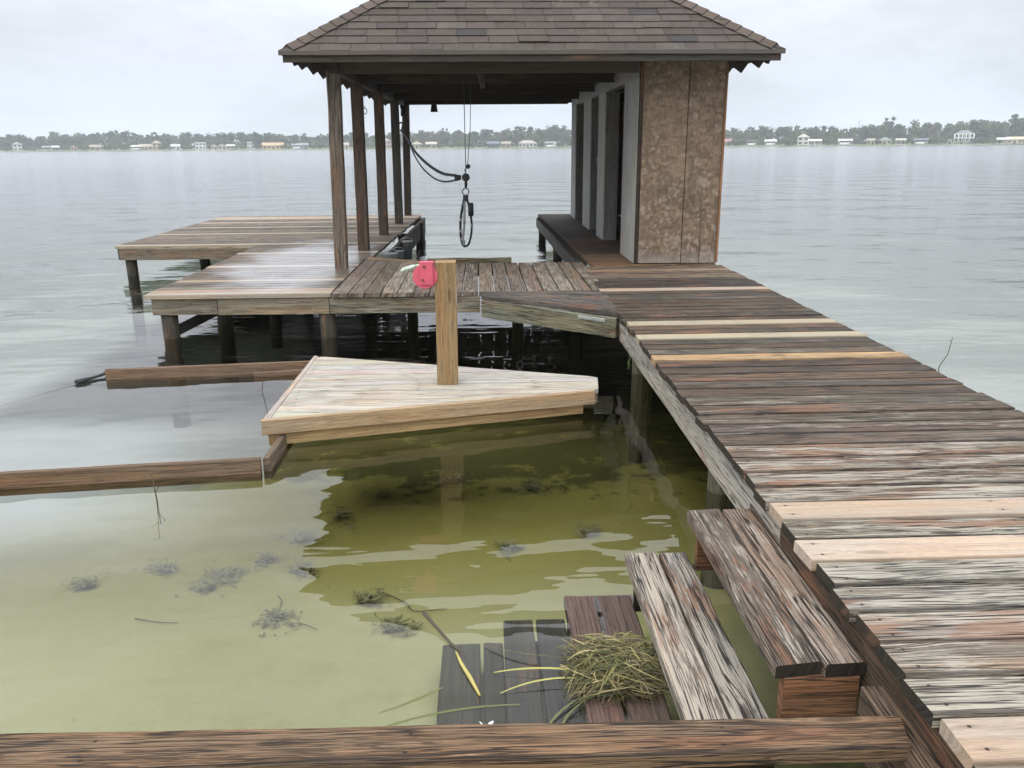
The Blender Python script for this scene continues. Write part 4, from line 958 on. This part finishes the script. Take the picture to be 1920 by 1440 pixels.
for k, (p0, p1, lab) in enumerate((
        ((.33, 2.42, .02), (.02, 2.45, .006), 'loose reed blade trailing left from the grass heap, yellow and straight'),
        ((.34, 2.50, .02), (-.02, 2.62, .006), 'loose reed blade arching away over the drowned step'),
        ((.33, 2.38, .02), (.04, 2.34, .004), 'pale reed blade just in front of the yellow straight one'),
        ((.36, 2.33, .015), (.14, 2.05, .004), 'dark reed blade lying towards the foreground beam'),
        ((.34, 2.30, .015), (.20, 2.0, .003), 'thin green reed blade ending near the foreground beam'),
        ((.10, 2.28, .004), (-.45, 2.12, .003), 'long dark reed floating left across the water'),
        ((-.02, 2.18, .004), (-.62, 1.98, .003), 'longest dark reed near the foreground beam'),
        ((-.15, 2.38, .004), (-.35, 2.26, .003), 'short brown reed drifting alone by the lowest drowned tread'))):
    m_ = MB(); blade(m_, p0, p1, .008 if k < 5 else .007, (0.30, 0.29, 0.09) if k in (0, 2) else (0.11, 0.12, 0.045), .05, 10, .01 if k < 3 else 0)
    o = m_.build('floating_reed', M['blade']); tag(o, lab, 'reed', 'loose reeds around the grass heap')
m_ = MB(); m_.tube([(-.112, 2.58, .004), (-.09, 2.50, .008), (-.06, 2.42, .010), (-.028, 2.33, .006)], [.003, .006, .007, .004], n=7); top('floating_reed_stalk', m_, M['reedy'], 'thick bright yellow reed stalk floating on the water', 'reed')
m_ = MB(); m_.tube([(-.238, 2.80, .03), (-.19, 2.73, .012), (-.13, 2.63, .004), (-.08, 2.56, -.004)], [.009, .007, .006, .003], n=6); top('floating_stick', m_, M['reedd'], 'dark brown stick floating beside the yellow reed stalk', 'stick')
m_ = MB()
for k in range(7): blade(m_, (-.01, 2.16, .003), (-.01 + .045 * math.cos(k), 2.16 + .045 * math.sin(k), .008), .012, (0.55, 0.55, 0.52), .01, 3, .004)
o = m_.build('pale_petals', M['petal']); tag(o, 'tiny scatter of whitish petals on the water by the foreground beam', 'petals')
for pts_, lab in ((((-1.10, 3.95), (-1.06, 3.85), (-1.05, 3.74), (-.98, 3.66)), 'thin dark twig lying on the lake bed above the nearest weed clump'),
                  (((-.98, 3.63), (-.90, 3.60), (-.82, 3.58)), 'short dark twig lying flat on the lake bed near the nearest weed clump'),
                  (((-.55, 3.95), (-.42, 3.80), (-.36, 3.74), (-.20, 3.72)), 'forked dark twig on the lake bed behind the floating brown stick'),
                  (((-1.75, 3.72), (-1.62, 3.66), (-1.52, 3.69)), 'bent brown twig on the lake bed under the left weed row')):
    m_ = MB(); cp = cat([(a_, b_ + .02 * math.sin(q * 2.3), bed_z(a_, b_) + .012) for q, (a_, b_) in enumerate(pts_)], 5); m_.tube(cp, [.0035 - .0018 * q / len(cp) for q in range(len(cp))], n=5)
    top('drowned_twig', m_, M['reedd'], lab, 'twig')
tw = MB(); tw.tube([(-1.66, 3.96, -.12), (-1.67, 3.97, .03), (-1.685, 3.98, .17)], [.004, .0035, .002], n=5); tw.tube([(-1.672, 3.97, .05), (-1.64, 3.97, .10)], .002, n=5); tw.tube([(-1.68, 3.975, .10), (-1.72, 3.98, .14)], .002, n=5)
top('water_twig', tw, M['reedd'], 'thin bare twig poking out of the green water left of the roof reflection', 'twig')
tw = MB(); tw.tube([(3.62, 6.25, -.3), (3.63, 6.25, .02), (3.68, 6.24, .12), (3.70, 6.24, .26)], [.004, .0035, .003, .002], n=5); tw.tube([(3.695, 6.24, .22), (3.67, 6.24, .235)], .0018, n=5)
top('water_twig', tw, M['reedd'], 'thin bent twig standing in the lake right of the walkway', 'twig')
tw = MB(); tw.tube([(-1.62, 5.9, -.3), (-1.62, 5.92, .02), (-1.60, 5.94, .20)], [.003, .003, .002], n=5); tw.tube([(-1.62, 5.92, .03), (-1.65, 5.9, .015)], .002, n=5)
top('water_twig', tw, M['reedd'], 'slender stem standing in the water left of the platform', 'twig')
fn = MB()
for k in range(9):
    a = rnd.uniform(-2.4, -.2); L_ = rnd.uniform(.10, .22); p0 = Vector((1.16, 6.17, .20)); p1 = p0 + Vector((math.cos(a) * L_ * .6, math.sin(a) * L_ * .5, rnd.uniform(-.14, .06)))
    blade(fn, p0, p1, .004, (0.10, 0.13, 0.04), .01, 4, .02)
    for j in range(12):
        t = (j + 1) / 13; c_ = p0.lerp(p1, t) + Vector((0, 0, .02 * 4 * t * (1 - t)))
        for sg in (-1, 1): blade(fn, c_, c_ + Vector((sg * .03 * (1 - t * .6), rnd.uniform(-.01, .01), -.012)), .006, vary((0.09, 0.14, 0.035), .2), .004, 2)
top('fern', fn, M['blade'], 'small green fern growing on the walkway piling under the boards', 'fern')
WL = ('nearest one to the left of the steps', 'left one of the row in the pale water', 'middle and biggest one in the pale water', 'just in front of the biggest one', 'right one of the row in the pale water', 'small one behind the row', 'farthest left one by itself',
      'beside the floating brown stick', 'wide one in the dark reflection left of the post', 'widest one right before the platform post', 'at the left end of the roof reflection', 'in the dark reflection right of the post', 'small one between the stick and the reflection',
      'below the left part of the platform front', 'alone in the middle of the roof reflection', 'towards the second step in the reflection')
for k, (x, y, r_) in enumerate(((-1.05, 3.70, .13), (-1.82, 4.30, .11), (-1.44, 4.22, .15), (-1.50, 4.08, .12), (-1.04, 4.27, .12), (-1.27, 4.42, .10), (-2.16, 4.1, .09), (-.45, 3.55, .10), (-.72, 5.5, .22), (-.23, 5.85, .30), (-1.12, 4.72, .18), (.35, 5.6, .25), (-.62, 3.85, .10), (-.95, 5.1, .15), (.15, 4.5, .1), (.65, 4.7, .12))):
    m_ = MB(); zb = bed_z(x, y)
    for q in range(130 + (k * 37) % 90):
        a = rnd.uniform(0, 6.28); rr = abs(rnd.gauss(0, .42)) * r_ * (1 + .7 * math.sin(a * (1 + k % 3) + x * 9)); p0 = Vector((x + rr * math.cos(a), y + rr * 1.0 * math.sin(a), zb + rnd.uniform(.01, .03)))
        b2 = rnd.uniform(0, 6.28); blade(m_, p0, p0 + Vector((math.cos(b2), math.sin(b2), rnd.uniform(0, .25))) * rnd.uniform(.015, .05), rnd.uniform(.006, .016), vary((0.15, 0.145, 0.075), .22), .01, 2)
    o = m_.build('weed_clump', M['blade']); tag(o, 'drowned weed clump, ' + WL[k], 'weed', 'weed clumps on the lake bed')

# ------------------------------------------------------------------ far shore: houses, docks, trees
def at(px, dist):          # bearing of a point on the far shore at its real distance
    a = R(YAW) + math.atan((px - 960) / (1557 / math.cos(R(PITCH)))); return Vector((math.sin(a) * dist, math.cos(a) * dist, 0)), a
def shore_d(px):
    d_ = 600
    for _ in range(30):
        p, _a = at(px, d_); e = shore_y(p.x) - p.y; d_ += e * 0.8
    return d_
WIN = (0.03, 0.035, 0.04)
def house(px, w_, d_, storeys, wall, roofc, style, label, back=14, cat='house', extras=(), dz=0.0):
    D = shore_d(px) + back; p, a = at(px, D); p.z = land_z(p.x, p.y) + dz
    t_ = bpy.data.objects.new('lake_house', None); col.objects.link(t_); t_.location = p; t_.rotation_euler = (0, 0, -a); t_.scale = (.86, .86, .86); tag(t_, label, cat)
    def pb(m_, name, mat=M['far']):
        o = _build(m_, name, mat); o.parent = t_; return o
    H = 3.2 * storeys
    wall = tuple(q * .62 for q in wall); roofc = tuple(q * .8 for q in roofc)
    m_ = MB(); m_.box((0, 0, H / 2), (w_, d_, H), wall); pb(m_, 'wall')
    m_ = MB(); ov = .6
    if style == 'flat': m_.box((0, 0, H + .2), (w_ + .6, d_ + .6, .4), roofc)
    else:
        hw, hd_, hr = w_ / 2 + ov, d_ / 2 + ov, min(w_, d_) * .30
        rx = max(hw - hd_, .2) if style == 'hip' else hw
        b0 = [(-hw, -hd_, H + .01), (hw, -hd_, H + .01), (hw, hd_, H + .01), (-hw, hd_, H + .01)]; r_ = [(-rx, 0, H + hr), (rx, 0, H + hr)]
        if style == 'gfront':
            r_ = [(0, -hd_, H + hr), (0, hd_, H + hr)]
            for q in ([b0[0], b0[1], r_[0]], [b0[1], b0[2], r_[1], r_[0]], [b0[2], b0[3], r_[1]], [b0[3], b0[0], r_[0], r_[1]], b0[::-1]): m_.poly(q, roofc if len(q) == 4 else wall)
        else:
            for q in ([b0[0], b0[1], r_[1], r_[0]], [b0[1], b0[2], r_[1]], [b0[2], b0[3], r_[0], r_[1]], [b0[3], b0[0], r_[0]], b0[::-1]): m_.poly(q, roofc)
    pb(m_, 'roof')
    nw = max(2, int(w_ / 3.2))
    for s_ in range(storeys):
        for k in range(nw):
            if storeys == 1 and k == nw // 2:
                m_ = MB(); m_.box((-w_ / 2 + (k + .5) * w_ / nw, -d_ / 2 - .04, 1.15), (1.4, .1, 2.3), WIN); pb(m_, 'door'); continue
            m_ = MB(); m_.box((-w_ / 2 + (k + .5) * w_ / nw, -d_ / 2 - .04, s_ * 3.2 + 1.7), (w_ / nw * .55, .1, 1.5), WIN); pb(m_, 'window')
    if 'columns' in extras:
        for k in range(6):
            m_ = MB(); m_.tube([(-w_ / 2 + k * w_ / 5, -d_ / 2 - 2.2, 0), (-w_ / 2 + k * w_ / 5, -d_ / 2 - 2.2, H)], .3, (0.75, .75, .73), 8); pb(m_, 'column')
        m_ = MB(); m_.box((0, -d_ / 2 - 1.3, 3.2), (w_, 2.4, .3), (0.72, .72, .7)); m_.box((0, -d_ / 2 - 1.3, H - .1), (w_ + .4, 2.6, .3), (0.72, .72, .7)); pb(m_, 'balcony')
    return t_
def dock(px, w_, label, roofc=(0.6, .6, .6), boat=None, back=-3.5, postc=(0.5, .48, .42), hip=False):
    D = shore_d(px) + back; p, a = at(px, D)
    t_ = bpy.data.objects.new('boat_dock', None); col.objects.link(t_); t_.location = p; t_.rotation_euler = (0, 0, -a); tag(t_, label, 'boat dock')
    def pb(m_, name):
        o = _build(m_, name, M['far']); o.parent = t_; return o
    roofc = tuple(q * .75 for q in roofc); postc = tuple(q * .7 for q in postc)
    m_ = MB(); m_.box((0, 0, .7), (w_ + 1.5, 5, .25), postc); pb(m_, 'dock_deck')
    for sx in (-1, 0, 1):
        for sy in (-1, 1):
            m_ = MB(); m_.tube([(sx * w_ / 2, sy * 2, -2.0), (sx * w_ / 2, sy * 2, 3.4)], .16, postc, 6); pb(m_, 'post')
    m_ = MB(); hw = w_ / 2 + .6; b0 = [(-hw, -2.8, 3.4), (hw, -2.8, 3.4), (hw, 2.8, 3.4), (-hw, 2.8, 3.4)]; r_ = [(-hw + (2 if hip else 0), 0, 4.7), (hw - (2 if hip else 0), 0, 4.7)]
    for q in ([b0[0], b0[1], r_[1], r_[0]], [b0[1], b0[2], r_[1]], [b0[2], b0[3], r_[0], r_[1]], [b0[3], b0[0], r_[0]], b0[::-1]): m_.poly(q, roofc)
    pb(m_, 'roof')
    if boat:
        c_ = Vector((p.x - 1.2 * math.sin(a), p.y - 1.2 * math.cos(a), 1.1))
        b_ = bpy.data.objects.new('motor_boat', None); col.objects.link(b_); b_.location = c_; b_.rotation_euler = (0, 0, -a); tag(b_, boat, 'boat')
        m_ = MB(); L_ = min(w_ * .8, 6.5)
        m_.ring_loft([[(-L_ / 2, -.9, .2), (-L_ / 2, .9, .2), (-L_ / 2, .9, 1.1), (-L_ / 2, -.9, 1.1)], [(L_ * .2, -.9, .1), (L_ * .2, .9, .1), (L_ * .2, 1.0, 1.15), (L_ * .2, -1.0, 1.15)], [(L_ / 2, -.05, .7), (L_ / 2, .05, .7), (L_ / 2, .1, 1.35), (L_ / 2, -.1, 1.35)]], (0, 0), (0.7, 0.7, 0.7, 0))
        o = _build(m_, 'hull', M['far']); o.parent = b_
        m_ = MB(); m_.box((0, 0, 1.5), (1.2, 1.4, .6), (0.08, .1, .13)); o = _build(m_, 'windscreen', M['far']); o.parent = b_
CR, WH, TN, GY = (0.55, 0.50, 0.36), (0.72, 0.72, 0.70), (0.40, 0.33, 0.24), (0.30, 0.31, 0.32)
house(37, 8, 8, 2, WH, (0.3, .28, .26), 'hip', 'white two-storey house at the far left of the shore')
house(142, 6, 8, 1, (0.62, .42, .36), (0.45, .30, .25), 'gfront', 'pinkish gabled cottage on the far left shore')
house(182, 9, 7, 1, TN, (0.36, .31, .24), 'gable', 'low tan house next to the pinkish cottage')
house(278, 11, 8, 1, CR, (0.42, .38, .30), 'gable', 'cream single-storey wing beside the taller cream house')
house(298, 8, 9, 2, (0.60, .52, .36), (0.36, .28, .24), 'hip', 'cream two-storey house left of the white cube house')
house(333, 8, 7, 1, WH, (0.5, .5, .48), 'gable', 'small white cottage left of the white cube house')
house(380, 10, 9, 2, (0.80, .80, .80), (0.78, .78, .78), 'flat', 'bright white cube-shaped modern two-storey house')
house(405, 5.5, 7, 1, (0.68, .62, .50), (0.62, .56, .46), 'gfront', 'smaller of the two cream gabled cottages right of the cube house')
house(420, 7.5, 7, 1, (0.68, .62, .50), (0.60, .54, .45), 'gfront', 'larger of the two cream gabled cottages right of the cube house', back=18)
house(472, 4.5, 5, 2, (0.70, .72, .70), (0.66, .68, .66), 'flat', 'narrow pale tower-like boathouse left of the long yellow house', back=3)
house(516, 19, 9, 1, (0.62, .50, .30), (0.50, .36, .22), 'gable', 'long low yellow house with tan roof left of the roof posts')
house(572, 9, 7, 1, (0.34, .34, .34), (0.26, .27, .28), 'gable', 'grey house with boats in front, left of the roof posts')
house(650, 7, 7, 1, (0.62, .56, .44), (0.45, .40, .34), 'gable', 'cream house seen between the first two roof posts')
house(729, 7, 7, 2, (0.55, .46, .36), (0.36, .30, .26), 'hip', 'tan two-storey house seen between the third and fourth roof posts')
house(785, 10, 8, 1, (0.50, .47, .28), (0.36, .33, .24), 'hip', 'yellowish low house just right of the last roof post')
house(812, 9, 7, 1, (0.42, .40, .28), (0.46, .42, .36), 'gable', 'olive low house right of the yellowish one')
house(928, 10, 7, 1, (0.14, .16, .20), (0.15, .17, .20), 'gable', 'blue-grey boathouse on the far shore seen through the boathouse opening', back=5)
house(952, 8, 6, 1, TN, (0.38, .33, .27), 'gable', 'low tan shed between the blue-grey boathouse and the big pale pavilion', back=5)
house(993, 16, 9, 1, (0.62, .60, .54), (0.42, .36, .34), 'hip', 'big pale pavilion with hip roof and dark doors seen through the boathouse opening', back=8)
house(1364, 9, 8, 1, (0.36, .26, .24), (0.34, .20, .19), 'gable', 'low house with reddish roof right beside the storage room wall')
house(1509, 9, 8, 2, (0.74, .72, .66), (0.46, .44, .40), 'hip', 'white two-storey house with arches right of the storage room', extras=())
house(1636, 5.5, 7, 1, CR, (0.35, .32, .26), 'gable', 'small cream cottage right of the bare tree')
house(1662, 10, 8, 1, (0.60, .54, .38), (0.22, .26, .24), 'hip', 'cream house with dark green roof right of the small cream cottage')
house(1781, 5, 6, 1, (0.56, .53, .44), (0.5, .48, .42), 'flat', 'beige annex left of the white mansion')
house(1810, 14, 10, 2, (0.78, .78, .76), (0.22, .23, .24), 'hip', 'white mansion with tall columns and grey hip roof at the right', extras=('columns',), back=20, dz=1.2)
house(1906, 11, 7, 1, (0.60, .52, .38), (0.56, .48, .36), 'gable', 'beige boathouse at the right edge of the photo', back=4)
dock(90, 5, 'low roofed dock on the far left shore', GY)
dock(108, 5, 'white roofed dock beside the far left one', WH)
dock(258, 8, 'dock with light pitched roof left of the cream houses', (0.66, .62, .58), hip=True, boat='white boat under the light pitched dock roof')
dock(436, 6, 'flat pale dock below the cream cottages', (0.6, .58, .52))
dock(560, 7, 'grey dock with a white boat left of the roof posts', GY, boat='white boat at the grey dock left of the roof posts')
dock(1036, 8, 'dark roofed dock left of the storage room doors', (0.28, .28, .26), boat='pale boat left of the storage room doors')
dock(1413, 6, 'brown roofed dock with boat lift right of the storage room', (0.10, .08, .07), boat='white boat on the lift of the brown dock')
dock(1448, 7, 'white canopied boat lift right of the brown dock', WH, boat='white boat under the first white canopy')
dock(1531, 8, 'white columned dock beside the white arched house', (0.72, .7, .66), postc=(0.7, .7, .68))
dock(1588, 8.5, 'white dock with pale canopy left of the bare tree', (0.62, .60, .56), postc=(0.66, .66, .64), boat='white boat under the pale canopy left of the bare tree')
dock(1692, 5.5, 'open pergola dock right of the cream house', (0.50, .47, .38), postc=(0.62, .58, .48))
dock(1730, 8, 'dark blue-grey roofed dock left of the white mansion', (0.16, .18, .22), boat='dark boat dock boat left of the white mansion')
dock(1884, 7, 'white canopied lift near the right edge', WH)

def far_tree(kind):
    """crown + trunk meshes, about 15 m tall"""
    r_ = random.Random(kind * 13 + 5); c_ = MB()
    H = (14, 15, 12.5, 16.5, 15, 7)[kind]; lobes = []
    if kind in (0, 2):      # broad oaks
        for k in range(16): a = r_.uniform(0, 6.28); q = r_.uniform(0, 1); lobes.append((math.cos(a) * 5.2 * q, math.sin(a) * 5.2 * q, H * r_.uniform(.35, .80) * (1 - .2 * q), r_.uniform(1.7, 2.8)))
    elif kind in (1, 4):    # irregular, taller
        for k in range(14): a = r_.uniform(0, 6.28); q = r_.uniform(0, 1); lobes.append((math.cos(a) * 3.6 * q, math.sin(a) * 3.6 * q, H * r_.uniform(.35, .88), r_.uniform(1.2, 2.2)))
    elif kind == 3:         # sparse pine, foliage at the top
        for k in range(14): a = r_.uniform(0, 6.28); lobes.append((math.cos(a) * 2.0, math.sin(a) * 2.0, H * r_.uniform(.50, .95), r_.uniform(.8, 1.5)))
    else:                   # bush
        for k in range(9): a = r_.uniform(0, 6.28); lobes.append((math.cos(a) * 3, math.sin(a) * 3, H * r_.uniform(.25, .65), r_.uniform(1.4, 2.2)))
    basec = ((0.075, 0.095, 0.045), (0.080, 0.092, 0.052), (0.095, 0.115, 0.045), (0.070, 0.088, 0.055), (0.115, 0.10, 0.072), (0.080, 0.105, 0.035))[kind]
    for (lx, ly, lz, lr) in lobes:
        tone = vary(basec, .35)
        for k in range(44 if kind != 3 else 30):
            v_ = Vector((r_.gauss(0, 1), r_.gauss(0, 1), r_.gauss(0, .8))).normalized() * lr * r_.uniform(.45, 1.12)
            p = Vector((lx, ly, lz)) + v_; s_ = r_.uniform(.30, .75)
            a = Vector((r_.gauss(0, 1), r_.gauss(0, 1), r_.gauss(0, 1))).normalized(); b = a.orthogonal().normalized(); a2 = a.cross(b)
            c_.poly([p + b * s_, p + a2 * s_ * .7, p - b * s_, p - a2 * s_ * .7], vary(tone, .2))
    t_ = MB(); t_.tube([(0, 0, -1), (.2, 0, H * .3), (0, .1, H * .6), (.1, 0, H * .9)], [.42, .33, .22, .06], (0.10, 0.085, 0.07), 6)
    for k in range(7):
        a = r_.uniform(0, 6.28); z0 = H * r_.uniform(.25, .65); t_.tube([(0, 0, z0), (math.cos(a) * 1.6, math.sin(a) * 1.6, z0 + 1.4), (math.cos(a) * 3, math.sin(a) * 3, z0 + 2.6)], [.16, .1, .04], (0.10, 0.085, 0.07), 5)
    e = bpy.data.objects.new(('oak_tree', 'shore_tree', 'light_oak_tree', 'pine_tree', 'bare_brown_tree', 'shore_bush')[kind], None); col.objects.link(e)
    a_ = _build(c_, 'crown', M['leaf']); a_.parent = e; b_ = _build(t_, 'trunk', M['far']); b_.parent = e
    lab = ('broad dark green oak in the treeline across the lake', 'tall irregular grey-green tree in the treeline across the lake', 'broad lighter green tree in the treeline across the lake',
           'sparse pine with a tuft of foliage standing above the far treeline', 'brownish thin-leaved tree in the far treeline', 'low bright green bush near the far waterline')[kind]
    tag(e, lab, ('tree', 'tree', 'tree', 'pine tree', 'tree', 'bush')[kind], 'trees along the far shore' if kind != 5 else 'bushes along the far shore')
    return e
KD = ('broad dark %soak', 'tall grey-green %stree', 'broad light green %soak', 'sparse%s tufted pine', 'brownish thin %stree', 'low bright%s bush')
MARKS = ((37, 'the far left white house'), (142, 'the pinkish cottage'), (182, 'the low tan house'), (298, 'the cream two-storey house'), (380, 'the white cube house'), (420, 'the cream gabled cottages'),
         (472, 'the pale tower-like boathouse'), (516, 'the long yellow house'), (572, 'the grey house'), (650, 'the house behind the first posts'), (729, 'the tan house behind the posts'), (785, 'the yellowish low house'), (812, 'the olive low house'),
         (928, 'the blue-grey boathouse'), (993, 'the pale pavilion'), (1040, 'the dark roofed dock'), (1200, 'the storage room wall'), (1364, 'the reddish roofed house'), (1448, 'the white boat lift'), (1509, 'the white arched house'), (1588, 'the pale canopied dock'),
         (1611, 'the dead tree'), (1662, 'the green roofed house'), (1730, 'the blue-grey roofed dock'), (1810, 'the white mansion'), (1884, 'the right-hand boat lift'), (1930, 'the right edge of the photo'))
protos = [far_tree(k) for k in range(6)]; used = [False] * 6
def plant(kind, px, back, sc):
    D = shore_d(px) + back; p, a = at(px, D); e = protos[kind]
    if used[kind]:
        n_ = e.copy(); col.objects.link(n_)
        for ch in [c for c in PARTS[kind]]:
            c2 = ch.copy(); col.objects.link(c2); c2.parent = n_
        e = n_
    used[kind] = True
    lm = min(MARKS, key=lambda q: abs(q[0] - px)); dp = px - lm[0]
    rel = 'right above' if abs(dp) < 9 else (('just right of' if dp < 32 else 'further right of') if dp > 0 else ('just left of' if dp > -32 else 'further left of'))
    rw = '' if kind in (3, 5) else ('front ' if back < 42 else ('middle ' if back < 62 else 'back '))
    e['label'] = KD[kind] % rw + ' ' + rel + ' ' + lm[1]
    e.location = (p.x, p.y, land_z(p.x, p.y) - .3); e.scale = (sc * rnd.uniform(.9, 1.25), sc * rnd.uniform(.9, 1.25), sc * rnd.uniform(.92, 1.1)); e.rotation_euler = (0, 0, rnd.uniform(0, 6.28))
PARTS = [[c for c in p.children] for p in protos]
prof = ((-80, 15), (0, 14.5), (45, 15.5), (70, 13), (110, 15), (160, 15.5), (215, 17), (260, 15), (310, 14.5), (400, 14.5), (486, 15.5), (540, 12.5), (640, 12.5), (760, 12.5), (800, 14), (900, 14.5), (985, 17), (1060, 16), (1150, 15), (1360, 13), (1420, 13), (1485, 15), (1530, 13.5), (1600, 12.5), (1640, 15.5), (1680, 17), (1700, 13.5), (1740, 16), (1790, 15), (1825, 19), (1870, 17), (1920, 20), (2000, 20))
def height(px):
    for (a, ha), (b, hb) in zip(prof[:-1], prof[1:]):
        if a <= px <= b: return ha + (hb - ha) * (px - a) / (b - a)
    return 14
for row, (back, stp, kmix, k_) in enumerate(((75, 26, (0, 0, 1, 2, 1, 4), .98), (50, 27, (0, 1, 1, 2, 0, 3, 4), .90), (34, 30, (0, 1, 2, 4, 0), .74))):
    px_ = -70 + row * 9
    while px_ < 1995:
        if row == 2 and rnd.random() < .25: px_ += stp; continue
        kd = rnd.choice(kmix); hh = height(px_) * k_ * rnd.uniform(.88, 1.06)
        plant(kd, px_, back + rnd.uniform(-8, 8), hh / (14, 15, 12.5, 16.5, 15, 7)[kd] * 1.08); px_ += stp * rnd.uniform(.7, 1.25)
for px_ in (12, 24, 52, 66, 104, 128, 158, 170, 200, 226, 262, 312, 322, 358, 394, 446, 460, 492, 548, 590, 612, 628, 668, 700, 742, 768, 798, 830, 866, 890, 908, 940, 962, 1022, 1376, 1388, 1402, 1464, 1484, 1550, 1570, 1602, 1622, 1650, 1680, 1702, 1720, 1746, 1766, 1840, 1872, 1914, 60, 120, 215, 235, 350, 540, 600, 850, 880, 900, 1020, 1055, 1395, 1427, 1436, 1475, 1560, 1610, 1712, 1755, 1850, 1862, 1925, 1950):
    plant(5, px_ + rnd.uniform(-4, 4), rnd.uniform(4, 20), rnd.uniform(.45, .95))
for px_ in (50, 222, 298, 485, 760, 838, 1410, 1432, 1615, 1668, 1738, 1822, 1900): plant(3, px_, 62, rnd.uniform(.78, .98) * height(px_) / 14.5)
bt = MB(); D = shore_d(1611) + 40; p, a = at(1611, D)
for q, rr in (([(0, 0, -1), (0.3, 0, 6), (0, 0, 12), (-.4, 0, 17)], .22), ([(0, 0, 11.5), (-2.4, 0, 13.0)], .12), ([(0, 0, 12.5), (2.8, 0, 14.0)], .12), ([(-.2, 0, 14.5), (-2, 0, 16.6)], .1), ([(-.2, 0, 15), (1.3, 0, 17)], .09), ([(0, 0, 10), (1.6, .6, 11)], .1)):
    bt.tube([Vector(v_) for v_ in q], [rr * (1 - .6 * i_ / (len(q) - 1)) for i_ in range(len(q))], (0.16, 0.15, 0.14), 6)
o = _build(bt, 'dead_tree', M['far']); o.location = (p.x, p.y, land_z(p.x, p.y)); o.rotation_euler = (0, 0, -a); tag(o, 'leafless dead tree with crossed branches rising above the right treeline', 'tree')
wd = MB()   # the wood behind, one mass
r_ = random.Random(3)
for k in range(5200):
    px_ = r_.uniform(-90, 2010); D = shore_d(0) * 0 + 0
    p, a = at(px_, 1); 
    bx = r_.uniform(-560, 520); dd = r_.uniform(92, 150); by = shore_y(bx) + dd
    pxx = 960 + 1620 * math.tan(math.atan2(bx, by) - R(YAW)); hh = height(pxx) * .86
    z = r_.uniform(.5, hh + mnoise.noise(Vector((bx * .08, 0, 0))) * 3); s_ = r_.uniform(1.2, 2.4)
    a_ = Vector((r_.gauss(0, .5), -1, r_.gauss(0, .5))).normalized(); b = a_.orthogonal().normalized(); a2 = a_.cross(b); q = Vector((bx, by, z + 1))
    wd.poly([q + b * s_, q + a2 * s_, q - b * s_, q - a2 * s_], vary((0.075, 0.088, 0.05), .3))
o = _build(wd, 'far_wood', M['leaf']); tag(o, 'mass of far woodland behind the shore trees', 'wood', kind='stuff')

# ------------------------------------------------------------------ haze
HAZE = True
if HAZE:
    m, g = material('haze_air')
    pv = g.n('ShaderNodeVolumePrincipled'); pv.inputs['Color'].default_value = (0.86, 0.92, 1.0, 1); pv.inputs['Density'].default_value = 0.0003
    o_ = g.n('ShaderNodeOutputMaterial'); g.L.new(pv.outputs[0], o_.inputs['Volume'])
    hz = MB(); hz.box((0, 700, 20), (6400, 1800, 60)); h_ = _build(hz, 'haze', m); tag(h_, 'thin pale haze over the lake', kind='stuff')
